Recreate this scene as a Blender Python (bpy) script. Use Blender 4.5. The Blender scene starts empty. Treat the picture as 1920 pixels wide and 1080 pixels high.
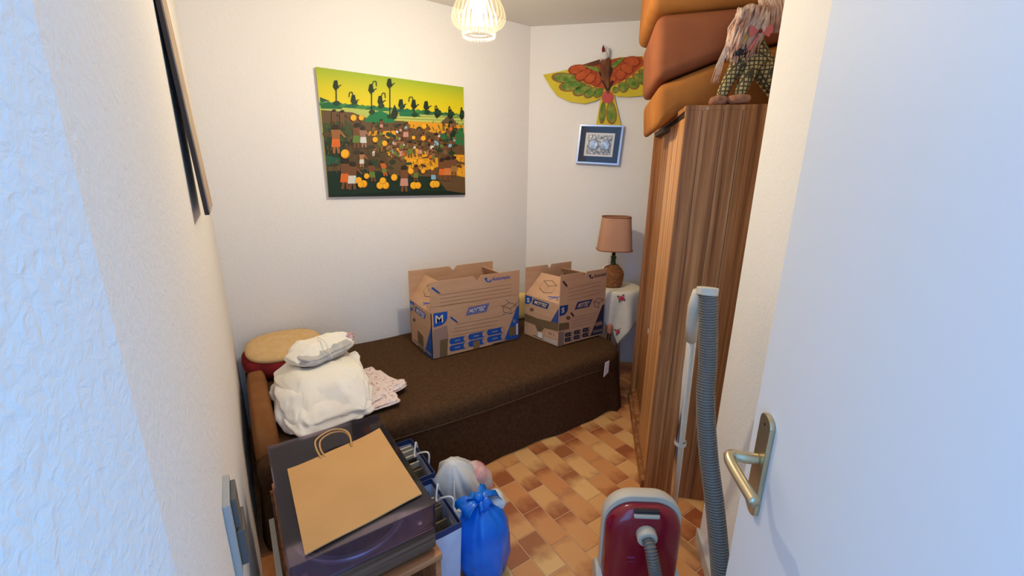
import bpy, math, random
import numpy as np
from mathutils import Vector, Matrix, noise
random.seed(7)
S = bpy.context.scene
COL = S.collection
R = math.radians
# ------------------------------------------------------------------ camera
cam_d = bpy.data.cameras.new('camera'); cam = bpy.data.objects.new('camera', cam_d); COL.objects.link(cam)
cam_d.sensor_width = 36.0; cam_d.lens = 36.0*782.6/1920.0; cam_d.clip_start = 0.01
cam.matrix_world = Matrix.Translation((0, 0, 1.475)) @ Matrix.Rotation(R(-34), 4, 'Z') @ Matrix.Rotation(R(90-15.16), 4, 'X') @ Matrix.Rotation(R(0.71), 4, 'Z')
S.camera = cam
# ------------------------------------------------------------------ daylight, exposure
w = bpy.data.worlds.new('world'); S.world = w; w.use_nodes = True
bg = w.node_tree.nodes['Background']; bg.inputs['Color'].default_value = (0.14, 0.46, 1.0, 1); bg.inputs['Strength'].default_value = 3.2
S.view_settings.view_transform = 'Standard'; S.view_settings.look = 'None'
S.view_settings.gamma = 1.0; S.view_settings.use_curve_mapping = False; S.view_settings.exposure = 0.2
PENDANT_W = 27.0

# ------------------------------------------------------------------ helpers
def lin(c):
    return tuple((v/255/12.92) if v/255 <= .04045 else ((v/255+.055)/1.055)**2.4 for v in c)
MATS = {}
def mat(name, rgb=None, rough=.6, rgb2=None, nscale=20, bump=0, bscale=200, stretch=(1, 1, 1), metal=0, spec=.5, trans=0, alpha=1, sss=0, coat=0, detail=4, contrast=(.35, .65), ior=1.45):
    if name in MATS: return MATS[name]
    m = bpy.data.materials.new(name); m.use_nodes = True; MATS[name] = m
    nt = m.node_tree; b = nt.nodes['Principled BSDF']
    b.inputs['Roughness'].default_value = rough; b.inputs['Metallic'].default_value = metal
    b.inputs['Specular IOR Level'].default_value = spec; b.inputs['Transmission Weight'].default_value = trans
    b.inputs['Alpha'].default_value = alpha; b.inputs['Coat Weight'].default_value = coat; b.inputs['IOR'].default_value = ior
    if sss:
        b.inputs['Subsurface Weight'].default_value = sss; b.inputs['Subsurface Radius'].default_value = (.02, .015, .01)
    c1 = (*lin(rgb), 1); b.inputs['Base Color'].default_value = c1
    tc = nt.nodes.new('ShaderNodeTexCoord'); mp = nt.nodes.new('ShaderNodeMapping'); mp.inputs['Scale'].default_value = stretch
    nt.links.new(tc.outputs['Object'], mp.inputs['Vector'])
    if rgb2 is not None:
        n = nt.nodes.new('ShaderNodeTexNoise'); n.inputs['Scale'].default_value = nscale; n.inputs['Detail'].default_value = detail
        rp = nt.nodes.new('ShaderNodeValToRGB'); rp.color_ramp.elements[0].color = c1; rp.color_ramp.elements[1].color = (*lin(rgb2), 1)
        rp.color_ramp.elements[0].position = contrast[0]; rp.color_ramp.elements[1].position = contrast[1]
        nt.links.new(mp.outputs[0], n.inputs['Vector']); nt.links.new(n.outputs['Fac'], rp.inputs[0]); nt.links.new(rp.outputs[0], b.inputs['Base Color'])
    if bump:
        n2 = nt.nodes.new('ShaderNodeTexNoise'); n2.inputs['Scale'].default_value = bscale; n2.inputs['Detail'].default_value = 5
        bp = nt.nodes.new('ShaderNodeBump'); bp.inputs['Strength'].default_value = bump; bp.inputs['Distance'].default_value = .004
        nt.links.new(mp.outputs[0], n2.inputs['Vector']); nt.links.new(n2.outputs['Fac'], bp.inputs['Height']); nt.links.new(bp.outputs[0], b.inputs['Normal'])
    return m

def paint_mat(name, rough=.7):
    if name in MATS: return MATS[name]
    m = bpy.data.materials.new(name); m.use_nodes = True; MATS[name] = m
    nt = m.node_tree; b = nt.nodes['Principled BSDF']; b.inputs['Roughness'].default_value = rough; b.inputs['Specular IOR Level'].default_value = .25
    a = nt.nodes.new('ShaderNodeVertexColor'); a.layer_name = 'Col'; nt.links.new(a.outputs['Color'], b.inputs['Base Color'])
    return m

def tag(o, label=None, cat=None, group=None, kind=None):
    if label: o['label'] = label
    if cat: o['category'] = cat
    if group: o['group'] = group
    if kind: o['kind'] = kind
    return o
def thing(name, label, cat, loc=(0, 0, 0), rz=0, group=None):
    o = bpy.data.objects.new(name, None); o.empty_display_size = .05; COL.objects.link(o); o.location = loc; o.rotation_euler = (0, 0, rz)
    return tag(o, label, cat, group)

class G:
    def __init__(s): s.v = []; s.f = []; s.c = []
    def add(s, vs, fs):
        o = len(s.v); s.v += [tuple(p) for p in vs]; s.f += [tuple(i+o for i in f) for f in fs]; return s
    def box(s, x0, x1, y0, y1, z0, z1):
        return s.add([(x0, y0, z0), (x1, y0, z0), (x1, y1, z0), (x0, y1, z0), (x0, y0, z1), (x1, y0, z1), (x1, y1, z1), (x0, y1, z1)],
                     [(0, 3, 2, 1), (4, 5, 6, 7), (0, 1, 5, 4), (1, 2, 6, 5), (2, 3, 7, 6), (3, 0, 4, 7)])
    def prism(s, poly, f0, f1):           # poly of 2D points, f0/f1 map a point to the two caps
        n = len(poly)
        s.add([f0(*p) for p in poly]+[f1(*p) for p in poly], [tuple(range(n-1, -1, -1)), tuple(range(n, 2*n))]+[(i, (i+1) % n, n+(i+1) % n, n+i) for i in range(n)])
        return s
    def foot(s, poly, z0, z1): return s.prism(poly, lambda x, y: (x, y, z0), lambda x, y: (x, y, z1))
    def rings(s, rings, close=True, cap0=False, cap1=False):
        n = len(rings[0]); vs = [p for r in rings for p in r]; fs = []
        for k in range(len(rings)-1):
            for i in range(n if close else n-1):
                j = (i+1) % n; fs.append((k*n+i, k*n+j, (k+1)*n+j, (k+1)*n+i))
        if cap0: fs.append(tuple(range(n-1, -1, -1)))
        if cap1: fs.append(tuple((len(rings)-1)*n+i for i in range(n)))
        return s.add(vs, fs)
    def lathe(s, prof, n=32, c=(0, 0, 0), cap0=False, cap1=False, fn=None):
        rr = []
        for r, z in prof:
            rr.append([(c[0]+(fn(a, r, z) if fn else r)*math.cos(a), c[1]+(fn(a, r, z) if fn else r)*math.sin(a), c[2]+z) for a in [2*math.pi*i/n for i in range(n)]])
        return s.rings(rr, True, cap0, cap1)
    def tube(s, pts, r, n=8, caps=True, rf=None):
        pts = [Vector(p) for p in pts]; rr = []; up = None
        for i, p in enumerate(pts):
            t = (pts[min(i+1, len(pts)-1)]-pts[max(i-1, 0)]).normalized()
            if up is None: up = t.orthogonal().normalized()
            else: up = (up-t*up.dot(t)).normalized()
            sd = t.cross(up); q = rf(i) if rf else (r[i] if isinstance(r, (list, tuple)) else r)
            rr.append([tuple(p+up*(q*math.cos(2*math.pi*k/n))+sd*(q*math.sin(2*math.pi*k/n))) for k in range(n)])
        return s.rings(rr, True, caps, caps)
    def build(s, name, m, parent=None, smooth=False, bevel=0, seg=2, off=None, sub=0, colors=None, fix=True):
        vs = s.v
        if off is None and parent is not None: off = None
        if off is not None: vs = [(p[0]-off[0], p[1]-off[1], p[2]-off[2]) for p in vs]
        me = bpy.data.meshes.new(name); me.from_pydata(vs, [], s.f); me.update()
        if fix:
            import bmesh
            bm = bmesh.new(); bm.from_mesh(me); bmesh.ops.recalc_face_normals(bm, faces=bm.faces); bm.to_mesh(me); bm.free()
        if isinstance(m, str): m = MATS[m]
        me.materials.append(m)
        o = bpy.data.objects.new(name, me); COL.objects.link(o)
        if parent is not None: o.parent = parent
        if smooth:
            for p in me.polygons: p.use_smooth = True
        if bevel:
            b = o.modifiers.new('bevel', 'BEVEL'); b.width = bevel; b.segments = seg; b.limit_method = 'ANGLE'; b.angle_limit = R(30)
        if sub:
            b = o.modifiers.new('sub', 'SUBSURF'); b.levels = sub; b.render_levels = sub
        return o

def catmull(pts, k=8):
    P = [Vector(p) for p in pts]; P = [P[0]*2-P[1]]+P+[P[-1]*2-P[-2]]; out = []
    for i in range(1, len(P)-2):
        for j in range(k):
            t = j/k; a, b, c, d = P[i-1], P[i], P[i+1], P[i+2]
            out.append(.5*((2*b)+(c-a)*t+(2*a-5*b+4*c-d)*t*t+(3*b-a-3*c+d)*t**3))
    out.append(P[-2]); return out
def homog(src, dst):
    A = []; B = []
    for (x, y), (u, v) in zip(src, dst):
        A.append([x, y, 1, 0, 0, 0, -u*x, -u*y]); B.append(u)
        A.append([0, 0, 0, x, y, 1, -v*x, -v*y]); B.append(v)
    h = np.linalg.solve(np.array(A, float), np.array(B, float))
    return lambda x, y: ((h[0]*x+h[1]*y+h[2])/(h[6]*x+h[7]*y+1), (h[3]*x+h[4]*y+h[5])/(h[6]*x+h[7]*y+1))

_fonts = {}
def text_polys(txt, bold=0.0):
    cu = bpy.data.curves.new('t', 'FONT'); cu.body = txt; cu.size = 1; cu.offset = bold; cu.resolution_u = 3
    o = bpy.data.objects.new('t', cu); COL.objects.link(o)
    dg = bpy.context.evaluated_depsgraph_get(); me = bpy.data.meshes.new_from_object(o.evaluated_get(dg))
    vs = [(v.co.x, v.co.y) for v in me.vertices]; fs = [tuple(p.vertices) for p in me.polygons]
    COL.objects.unlink(o); bpy.data.objects.remove(o); bpy.data.curves.remove(cu); bpy.data.meshes.remove(me)
    x0 = min(v[0] for v in vs); x1 = max(v[0] for v in vs); y0 = min(v[1] for v in vs); y1 = max(v[1] for v in vs)
    return [((x-x0)/(x1-x0), (y-y0)/(y1-y0)) for x, y in vs], fs

class Print:
    """flat coloured print: polygons on one flat face. to3(a,b,k): face coords + layer -> local point"""
    def __init__(s, hm, to3): s.h = hm; s.to3 = to3; s.v = []; s.f = []; s.c = []; s.k = 0
    def poly(s, pts, rgb, cols=None, raw=False):
        s.k += 1; o = len(s.v)
        for p in pts:
            a, b = p if raw else s.h(*p); s.v.append(s.to3(a, b, s.k))
        s.f.append(tuple(range(o, o+len(pts)))); s.c.append([(*lin(q), 1) for q in cols] if cols else [(*lin(rgb), 1)]*len(pts))
    def ell(s, x, y, rx, ry, rgb, n=12, rot=0):
        c, d = math.cos(rot), math.sin(rot)
        s.poly([(x+rx*math.cos(a)*c-ry*math.sin(a)*d, y+rx*math.cos(a)*d+ry*math.sin(a)*c) for a in [2*math.pi*i/n for i in range(n)]], rgb)
    def line(s, p, q, wd, rgb):
        dx, dy = q[0]-p[0], q[1]-p[1]; L = math.hypot(dx, dy) or 1; nx, ny = -dy/L*wd/2, dx/L*wd/2
        s.poly([(p[0]+nx, p[1]+ny), (q[0]+nx, q[1]+ny), (q[0]-nx, q[1]-ny), (p[0]-nx, p[1]-ny)], rgb)
    def path(s, pts, wd, rgb):
        for a, b in zip(pts, pts[1:]): s.line(a, b, wd, rgb)
    def text(s, txt, bl, br, tr, tl, rgb, bold=0.0):
        s.k += 1; vs, fs = text_polys(txt, bold); o = len(s.v)
        for u, v in vs:
            x = (bl[0]*(1-u)+br[0]*u)*(1-v)+(tl[0]*(1-u)+tr[0]*u)*v; y = (bl[1]*(1-u)+br[1]*u)*(1-v)+(tl[1]*(1-u)+tr[1]*u)*v
            s.v.append(s.to3(*s.h(x, y), s.k))
        for f in fs: s.f.append(tuple(i+o for i in f)); s.c.append([(*lin(rgb), 1)]*len(f))
    def build(s, name, parent, rough=.7):
        me = bpy.data.meshes.new(name); me.from_pydata(s.v, [], s.f); me.update()
        at = me.color_attributes.new('Col', 'FLOAT_COLOR', 'CORNER'); i = 0
        for cs in s.c:
            for c in cs: at.data[i].color = c; i += 1
        me.materials.append(paint_mat('print_ink', rough)); o = bpy.data.objects.new(name, me); COL.objects.link(o); o.parent = parent
        return o

def soft(nu, nv, sx, sy, sz, e=.45, amp=.0, fr=6, seed=0, flat=0, fn=None):
    """rounded soft slab (superellipsoid) with lumpy surface; returns G centred at 0"""
    g = G(); rr = []
    pw = lambda c, p: math.copysign(abs(c)**p, c)
    for i in range(1, nv):
        ph = -math.pi/2+math.pi*i/nv; row = []
        for j in range(nu):
            th = 2*math.pi*j/nu
            x = sx*pw(math.cos(ph), e)*pw(math.cos(th), e); y = sy*pw(math.cos(ph), e)*pw(math.sin(th), e); z = sz*pw(math.sin(ph), .8)
            if amp:
                q = Vector((x*fr+seed*7.1, y*fr, z*fr*2)); d = noise.noise(q)*amp+noise.noise(q*2.7)*amp*.5
                L = math.sqrt(x*x+y*y+z*z)+1e-6; x += x/L*d; y += y/L*d; z += z/L*d*.8
            if flat and z < -sz*flat: z = -sz*flat
            if fn: x, y, z = fn(x, y, z)
            row.append((x, y, z))
        rr.append(row)
    g.rings(rr, True, True, True); return g

# ------------------------------------------------------------------ materials
def wall_mat():
    m = bpy.data.materials.new('stucco'); m.use_nodes = True; MATS['stucco'] = m; nt = m.node_tree; b = nt.nodes['Principled BSDF']
    b.inputs['Base Color'].default_value = (*lin((242, 237, 230)), 1); b.inputs['Roughness'].default_value = .85; b.inputs['Specular IOR Level'].default_value = .2
    tc = nt.nodes.new('ShaderNodeTexCoord')
    n1 = nt.nodes.new('ShaderNodeTexNoise'); n1.inputs['Scale'].default_value = 90; n1.inputs['Detail'].default_value = 6; n1.inputs['Distortion'].default_value = .6
    n2 = nt.nodes.new('ShaderNodeTexNoise'); n2.inputs['Scale'].default_value = 28; n2.inputs['Detail'].default_value = 3; n2.inputs['Distortion'].default_value = 1.2
    ad = nt.nodes.new('ShaderNodeMath'); ad.operation = 'MULTIPLY_ADD'; ad.inputs[1].default_value = .8
    bp = nt.nodes.new('ShaderNodeBump'); bp.inputs['Strength'].default_value = .55; bp.inputs['Distance'].default_value = .004
    for n in (n1, n2): nt.links.new(tc.outputs['Object'], n.inputs['Vector'])
    nt.links.new(n2.outputs['Fac'], ad.inputs[0]); nt.links.new(n1.outputs['Fac'], ad.inputs[2]); nt.links.new(ad.outputs[0], bp.inputs['Height']); nt.links.new(bp.outputs[0], b.inputs['Normal'])
    return m
wall_mat()
mat('ceiling_paint', (226, 220, 212), .9, bump=.2, bscale=90)
mat('grout', (218, 166, 122), .9)
mat('door_paint', (228, 230, 234), .55, spec=.3, bump=.03, bscale=60)
mat('champagne_metal', (196, 180, 146), .32, metal=.85)
mat('dark_slot', (20, 18, 16), .6)
def wood(name, a, b, c, sc=(34, 34, .7), rough=.45):
    m = bpy.data.materials.new(name); m.use_nodes = True; MATS[name] = m; nt = m.node_tree; p = nt.nodes['Principled BSDF']; p.inputs['Roughness'].default_value = rough; p.inputs['Specular IOR Level'].default_value = .2
    tc = nt.nodes.new('ShaderNodeTexCoord'); mp = nt.nodes.new('ShaderNodeMapping'); mp.inputs['Scale'].default_value = sc
    n = nt.nodes.new('ShaderNodeTexNoise'); n.inputs['Scale'].default_value = 1; n.inputs['Detail'].default_value = 8; n.inputs['Roughness'].default_value = .68
    rp = nt.nodes.new('ShaderNodeValToRGB'); e = rp.color_ramp.elements
    e[0].position = .32; e[0].color = (*lin(a), 1); e[1].position = .68; e[1].color = (*lin(c), 1); x = e.new(.5); x.color = (*lin(b), 1)
    nt.links.new(tc.outputs['Object'], mp.inputs[0]); nt.links.new(mp.outputs[0], n.inputs['Vector']); nt.links.new(n.outputs['Fac'], rp.inputs[0]); nt.links.new(rp.outputs[0], p.inputs['Base Color'])
wood('walnut', (104, 60, 30), (164, 108, 64), (204, 148, 96))
wood('walnut_door', (160, 104, 60), (204, 146, 92), (226, 172, 116))
wood('oak_strip', (70, 48, 36), (104, 78, 62), (132, 104, 84), sc=(1.2, 30, 60))
wood('stand_wood', (140, 84, 50), (176, 112, 70), (196, 134, 90), sc=(2, 30, 30))
def tile_mat():
    m = bpy.data.materials.new('terracotta'); m.use_nodes = True; MATS['terracotta'] = m; nt = m.node_tree; p = nt.nodes['Principled BSDF']; p.inputs['Roughness'].default_value = .42
    oi = nt.nodes.new('ShaderNodeObjectInfo'); tc = nt.nodes.new('ShaderNodeTexCoord'); sx = nt.nodes.new('ShaderNodeSeparateXYZ'); nt.links.new(tc.outputs['Generated'], sx.inputs[0])
    # base tone per tile
    rp = nt.nodes.new('ShaderNodeValToRGB'); e = rp.color_ramp.elements; e[0].color = (*lin((216, 142, 82)), 1); e[1].color = (*lin((240, 186, 116)), 1)
    x = e.new(.45); x.color = (*lin((226, 158, 94)), 1)
    nt.links.new(oi.outputs['Random'], rp.inputs[0])
    # burnt end: direction flips with random
    mu = nt.nodes.new('ShaderNodeMath'); mu.operation = 'MULTIPLY'; mu.inputs[1].default_value = 7.31; nt.links.new(oi.outputs['Random'], mu.inputs[0])
    fr = nt.nodes.new('ShaderNodeMath'); fr.operation = 'FRACT'; nt.links.new(mu.outputs[0], fr.inputs[0])
    sub = nt.nodes.new('ShaderNodeMath'); sub.operation = 'SUBTRACT'; nt.links.new(sx.outputs['Y'], sub.inputs[0]); nt.links.new(fr.outputs[0], sub.inputs[1])
    ab = nt.nodes.new('ShaderNodeMath'); ab.operation = 'ABSOLUTE'; nt.links.new(sub.outputs[0], ab.inputs[0])
    nz = nt.nodes.new('ShaderNodeTexNoise'); nz.inputs['Scale'].default_value = 14; nz.inputs['Detail'].default_value = 5; nt.links.new(tc.outputs['Object'], nz.inputs['Vector'])
    ma = nt.nodes.new('ShaderNodeMath'); ma.operation = 'MULTIPLY_ADD'; ma.inputs[1].default_value = .7; nt.links.new(nz.outputs['Fac'], ma.inputs[0]); nt.links.new(ab.outputs[0], ma.inputs[2])
    r2 = nt.nodes.new('ShaderNodeValToRGB'); r2.color_ramp.elements[0].position = .62; r2.color_ramp.elements[1].position = 1.15
    r2.color_ramp.elements[0].color = (0, 0, 0, 1); r2.color_ramp.elements[1].position = 1.0; r2.color_ramp.elements[1].color = (.85, .85, .85, 1); nt.links.new(ma.outputs[0], r2.inputs[0])
    mx = nt.nodes.new('ShaderNodeMix'); mx.data_type = 'RGBA'; nt.links.new(r2.outputs[0], mx.inputs[0]); nt.links.new(rp.outputs[0], mx.inputs[6]); mx.inputs[7].default_value = (*lin((158, 78, 42)), 1)
    nt.links.new(mx.outputs[2], p.inputs['Base Color'])
    bp = nt.nodes.new('ShaderNodeBump'); bp.inputs['Strength'].default_value = .12; bp.inputs['Distance'].default_value = .003; nt.links.new(nz.outputs['Fac'], bp.inputs['Height']); nt.links.new(bp.outputs[0], p.inputs['Normal'])
tile_mat()
mat('bed_brown', (72, 50, 31), .95, rgb2=(84, 60, 39), nscale=60, bump=.3, bscale=500, spec=.1)
mat('arm_brown', (128, 82, 46), .9, rgb2=(140, 92, 52), nscale=15, bump=.15, bscale=400, spec=.15)
mat('seat_foam', (160, 98, 42), .8, rgb2=(172, 108, 48), nscale=9, bump=.12, bscale=500, spec=.2)
mat('seat_foam_rust', (140, 78, 44), .75, rgb2=(150, 86, 50), nscale=9, bump=.12, bscale=500, spec=.25)
mat('cardboard', (196, 152, 116), .85, rgb2=(202, 160, 124), nscale=5, bump=.1, bscale=120, stretch=(1, 1, 6), spec=.15)
mat('linen_white', (248, 243, 232), .9, rgb2=(240, 232, 218), nscale=12, bump=.35, bscale=45, spec=.1)
mat('linen_cream', (248, 240, 222), .9, bump=.3, bscale=60, spec=.1)
mat('towel_grey', (186, 184, 180), .95, rgb2=(206, 200, 190), nscale=25, bump=.5, bscale=260, spec=.05)
mat('floral', (232, 214, 204), .9, rgb2=(196, 150, 140), nscale=70, bump=.1, bscale=100, contrast=(.55, .62), spec=.1)
mat('cushion_beige', (216, 176, 120), .9, rgb2=(224, 186, 132), nscale=30, bump=.1, bscale=500, spec=.1)
mat('red_velvet', (140, 40, 40), .85, rgb2=(110, 26, 30), nscale=14, bump=.3, bscale=50, spec=.2)
mat('yellow_fabric', (226, 196, 120), .9, bump=.1, bscale=200, spec=.1)
mat('kraft', (214, 162, 102), .75, rgb2=(208, 156, 96), nscale=6, bump=.08, bscale=60, spec=.2)
mat('bag_white', (214, 220, 232), .6, rgb2=(196, 206, 226), nscale=8, bump=.2, bscale=25)
mat('navy', (38, 58, 104), .5)
mat('rope_white', (232, 228, 218), .8)
mat('record_sleeve', (150, 124, 92), .7, rgb2=(96, 74, 54), nscale=9)
mat('record_sleeve_pale', (206, 190, 164), .7)
mat('record_sleeve_dark', (66, 50, 40), .6)
mat('blue_plastic', (0, 124, 226), .28, rgb2=(0, 100, 204), nscale=7, bump=.7, bscale=14, spec=.6, sss=.0)
mat('white_plastic', (224, 222, 214), .35, rgb2=(204, 204, 204), nscale=10, bump=.8, bscale=22, spec=.6)
mat('pink_plastic', (226, 216, 206), .4, rgb2=(206, 120, 124), nscale=7, bump=.6, bscale=24, contrast=(.38, .56))
mat('wicker', (172, 112, 62), .7, rgb2=(140, 84, 42), nscale=60, bump=.3, bscale=120)
mat('shade_fabric', (196, 148, 118), .9, rgb2=(188, 138, 108), nscale=3, bump=.15, bscale=300, spec=.1)
mat('shade_trim', (150, 94, 66), .85)
mat('green_glass', (60, 84, 46), .1, trans=.6)
mat('tablecloth', (226, 216, 196), .9, rgb2=(218, 208, 188), nscale=14, bump=.1, bscale=200, spec=.1)
mat('rose_pink', (206, 70, 84), .8); mat('rose_leaf', (66, 62, 44), .8)
mat('chrome', (200, 200, 204), .16, metal=1)
mat('leg_metal', (150, 150, 152), .3, metal=.9)
mat('vac_red', (138, 14, 36), .2, spec=.6, coat=.3)
mat('vac_cream', (206, 192, 170), .5)
mat('hose_grey', (124, 116, 106), .4)
mat('vac_dark', (44, 40, 44), .5)
mat('switch_grey', (176, 174, 168), .45); mat('switch_dark', (96, 92, 88), .5)
mat('picture_back', (54, 42, 36), .7); mat('picture_face', (196, 172, 146), .7, rgb2=(168, 140, 112), nscale=10); mat('canvas_edge', (190, 170, 140), .8)
mat('frame_silver', (196, 196, 204), .3, metal=.6); mat('mat_navy', (42, 46, 62), .7); mat('mat_white', (226, 222, 216), .8)
mat('silver_relief', (190, 182, 166), .35, rgb2=(96, 86, 72), nscale=60, bump=.8, bscale=70, metal=.5)
mat('kite_yellow', (216, 194, 46), .7, rgb2=(206, 182, 40), nscale=8); mat('kite_orange', (196, 92, 36), .75, rgb2=(172, 66, 30), nscale=22)
mat('kite_orange_rim', (150, 60, 30), .8); mat('kite_green', (70, 120, 38), .75, rgb2=(150, 150, 60), nscale=26); mat('kite_rim', (150, 96, 50), .8); mat('kite_brown', (140, 86, 56), .9, rgb2=(96, 56, 36), nscale=40, stretch=(1, 1, .2))
mat('kite_dark', (50, 36, 28), .8); mat('kite_white', (220, 214, 206), .9); mat('kite_red', (120, 24, 24), .7); mat('kite_pink', (196, 84, 76), .8)
mat('toy_hair', (224, 194, 168), .8, rgb2=(184, 128, 98), nscale=16); mat('toy_paw', (176, 124, 90), .9, rgb2=(140, 90, 62), nscale=40, bump=.5, bscale=150)
mat('nose_black', (22, 20, 22), .3); mat('bow_pink', (206, 104, 96), .8); mat('tongue_yellow', (214, 184, 50), .7)
mat('print_pink', (200, 140, 130), .8); mat('paper_white', (236, 226, 222), .7)
mat('platter_black', (24, 24, 28), .35); mat('deck_plate', (112, 104, 116), .5); mat('steel', (206, 206, 212), .35, metal=.7)
mat('rubber', (60, 58, 58), .7)
def check_mat():
    m = bpy.data.materials.new('checked_cloth'); m.use_nodes = True; MATS['checked_cloth'] = m; nt = m.node_tree; p = nt.nodes['Principled BSDF']; p.inputs['Roughness'].default_value = .9
    tc = nt.nodes.new('ShaderNodeTexCoord'); mp = nt.nodes.new('ShaderNodeMapping'); mp.inputs['Rotation'].default_value = (0, 0, 0); mp.inputs['Scale'].default_value = (70, 70, 70)
    v = nt.nodes.new('ShaderNodeTexVoronoi'); v.inputs['Randomness'].default_value = .12; v.inputs['Scale'].default_value = 1.0; v.distance = 'CHEBYCHEV'
    rp = nt.nodes.new('ShaderNodeValToRGB'); e = rp.color_ramp.elements; e[0].position = .30; e[0].color = (*lin((186, 160, 104)), 1); e[1].position = .38; e[1].color = (*lin((68, 58, 36)), 1)
    nt.links.new(tc.outputs['Object'], mp.inputs[0]); nt.links.new(mp.outputs[0], v.inputs['Vector']); nt.links.new(v.outputs['Distance'], rp.inputs[0]); nt.links.new(rp.outputs[0], p.inputs['Base Color'])
check_mat()
def smoky():
    m = bpy.data.materials.new('smoked_acrylic'); m.use_nodes = True; MATS['smoked_acrylic'] = m; nt = m.node_tree; nt.nodes.remove(nt.nodes['Principled BSDF']); o = nt.nodes['Material Output']
    t = nt.nodes.new('ShaderNodeBsdfTransparent'); t.inputs[0].default_value = (.80, .72, .80, 1)
    g = nt.nodes.new('ShaderNodeBsdfGlossy'); g.inputs['Roughness'].default_value = .04; d = nt.nodes.new('ShaderNodeBsdfDiffuse'); d.inputs[0].default_value = (.34, .27, .36, 1)
    f = nt.nodes.new('ShaderNodeFresnel'); f.inputs[0].default_value = 1.35
    m1 = nt.nodes.new('ShaderNodeMixShader'); m1.inputs[0].default_value = .06; nt.links.new(t.outputs[0], m1.inputs[1]); nt.links.new(d.outputs[0], m1.inputs[2])
    m2 = nt.nodes.new('ShaderNodeMixShader'); nt.links.new(f.outputs[0], m2.inputs[0]); nt.links.new(m1.outputs[0], m2.inputs[1]); nt.links.new(g.outputs[0], m2.inputs[2]); nt.links.new(m2.outputs[0], o.inputs[0])
smoky()
def shade_glass():
    m = bpy.data.materials.new('lamp_glass'); m.use_nodes = True; MATS['lamp_glass'] = m; nt = m.node_tree; nt.nodes.remove(nt.nodes['Principled BSDF']); o = nt.nodes['Material Output']
    N_ = nt.nodes.new; L_ = nt.links.new
    t = N_('ShaderNodeBsdfTransparent'); t.inputs[0].default_value = (1, .97, .90, 1)
    tl = N_('ShaderNodeBsdfTranslucent'); tl.inputs[0].default_value = (1, .84, .52, 1)
    g = N_('ShaderNodeBsdfGlossy'); g.inputs['Roughness'].default_value = .12
    # pressed ribs: thicker, cloudier glass on every rib
    tc = N_('ShaderNodeTexCoord'); sp = N_('ShaderNodeSeparateXYZ'); L_(tc.outputs['Object'], sp.inputs[0])
    at = N_('ShaderNodeMath'); at.operation = 'ARCTAN2'; L_(sp.outputs['Y'], at.inputs[0]); L_(sp.outputs['X'], at.inputs[1])
    mu = N_('ShaderNodeMath'); mu.operation = 'MULTIPLY'; mu.inputs[1].default_value = 28; L_(at.outputs[0], mu.inputs[0])
    co = N_('ShaderNodeMath'); co.operation = 'COSINE'; L_(mu.outputs[0], co.inputs[0])
    mr = N_('ShaderNodeMapRange'); mr.inputs[1].default_value = -1; mr.inputs[2].default_value = 1; mr.inputs[3].default_value = .004; mr.inputs[4].default_value = .013; L_(co.outputs[0], mr.inputs[0])
    m1 = N_('ShaderNodeMixShader'); L_(mr.outputs[0], m1.inputs[0]); L_(t.outputs[0], m1.inputs[1]); L_(tl.outputs[0], m1.inputs[2])
    m2 = N_('ShaderNodeMixShader'); m2.inputs[0].default_value = .03; L_(m1.outputs[0], m2.inputs[1]); L_(g.outputs[0], m2.inputs[2]); L_(m2.outputs[0], o.inputs[0])
shade_glass()
def emis(name, rgb, st):
    m = bpy.data.materials.new(name); m.use_nodes = True; MATS[name] = m; b = m.node_tree.nodes['Principled BSDF']; b.inputs['Emission Color'].default_value = (*rgb, 1); b.inputs['Emission Strength'].default_value = st
emis('bulb_glow', (1, .88, .66), 9)

# ------------------------------------------------------------------ the room
CEIL = 2.485; YB = 2.69; CX = 1.947
def struct(g, name, m, **k): return tag(g.build(name, m, **k), kind='structure')
fl = struct(G().box(-2.2, 3.1, -1.6, 2.85, -.06, -.002), 'floor', 'grout')
struct(G().foot([(-.25, 2.85), (-.25, .08), (-.17, .08), (.3, -.2), (.8, -.35), (3.0, 1.7), (3.0, 2.85)], CEIL, CEIL+.06), 'ceiling', 'ceiling_paint')
struct(G().foot([(-.073, YB), (-.085, .42), (-.17, .08), (-.25, .08), (-.25, YB)], 0, CEIL), 'wall_left', 'stucco')
struct(G().foot([(-.25, YB), (CX, YB), (CX+.1, YB+.1), (-.25, YB+.1)], 0, CEIL), 'wall_back', 'stucco')
struct(G().foot([(CX, YB), (2.894, 1.744), (2.965, 1.815), (CX+.1, YB+.1)], 0, CEIL), 'wall_corner', 'stucco')
struct(G().foot([(2.894, 1.744), (1.669, .518), (1.72, .45), (2.965, 1.70)], 0, CEIL), 'wall_niche', 'stucco')
struct(G().foot([(1.453, .734), (1.669, .518), (.816, -.335), (.6, -.12)], 0, CEIL), 'wall_right', 'stucco', bevel=.012, seg=3)
struct(G().foot([(1.449, .742), (1.452, .737), (.6, -.118), (.595, -.113)], 0, .055).box(0, 0, 0, 0, 0, 0) if False else G().foot([(1.446, .742), (1.456, .735), (.6, -.122), (.592, -.112)], 0, .06), 'baseboard_right', mat('baseboard', (206, 196, 180), .5))

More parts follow.
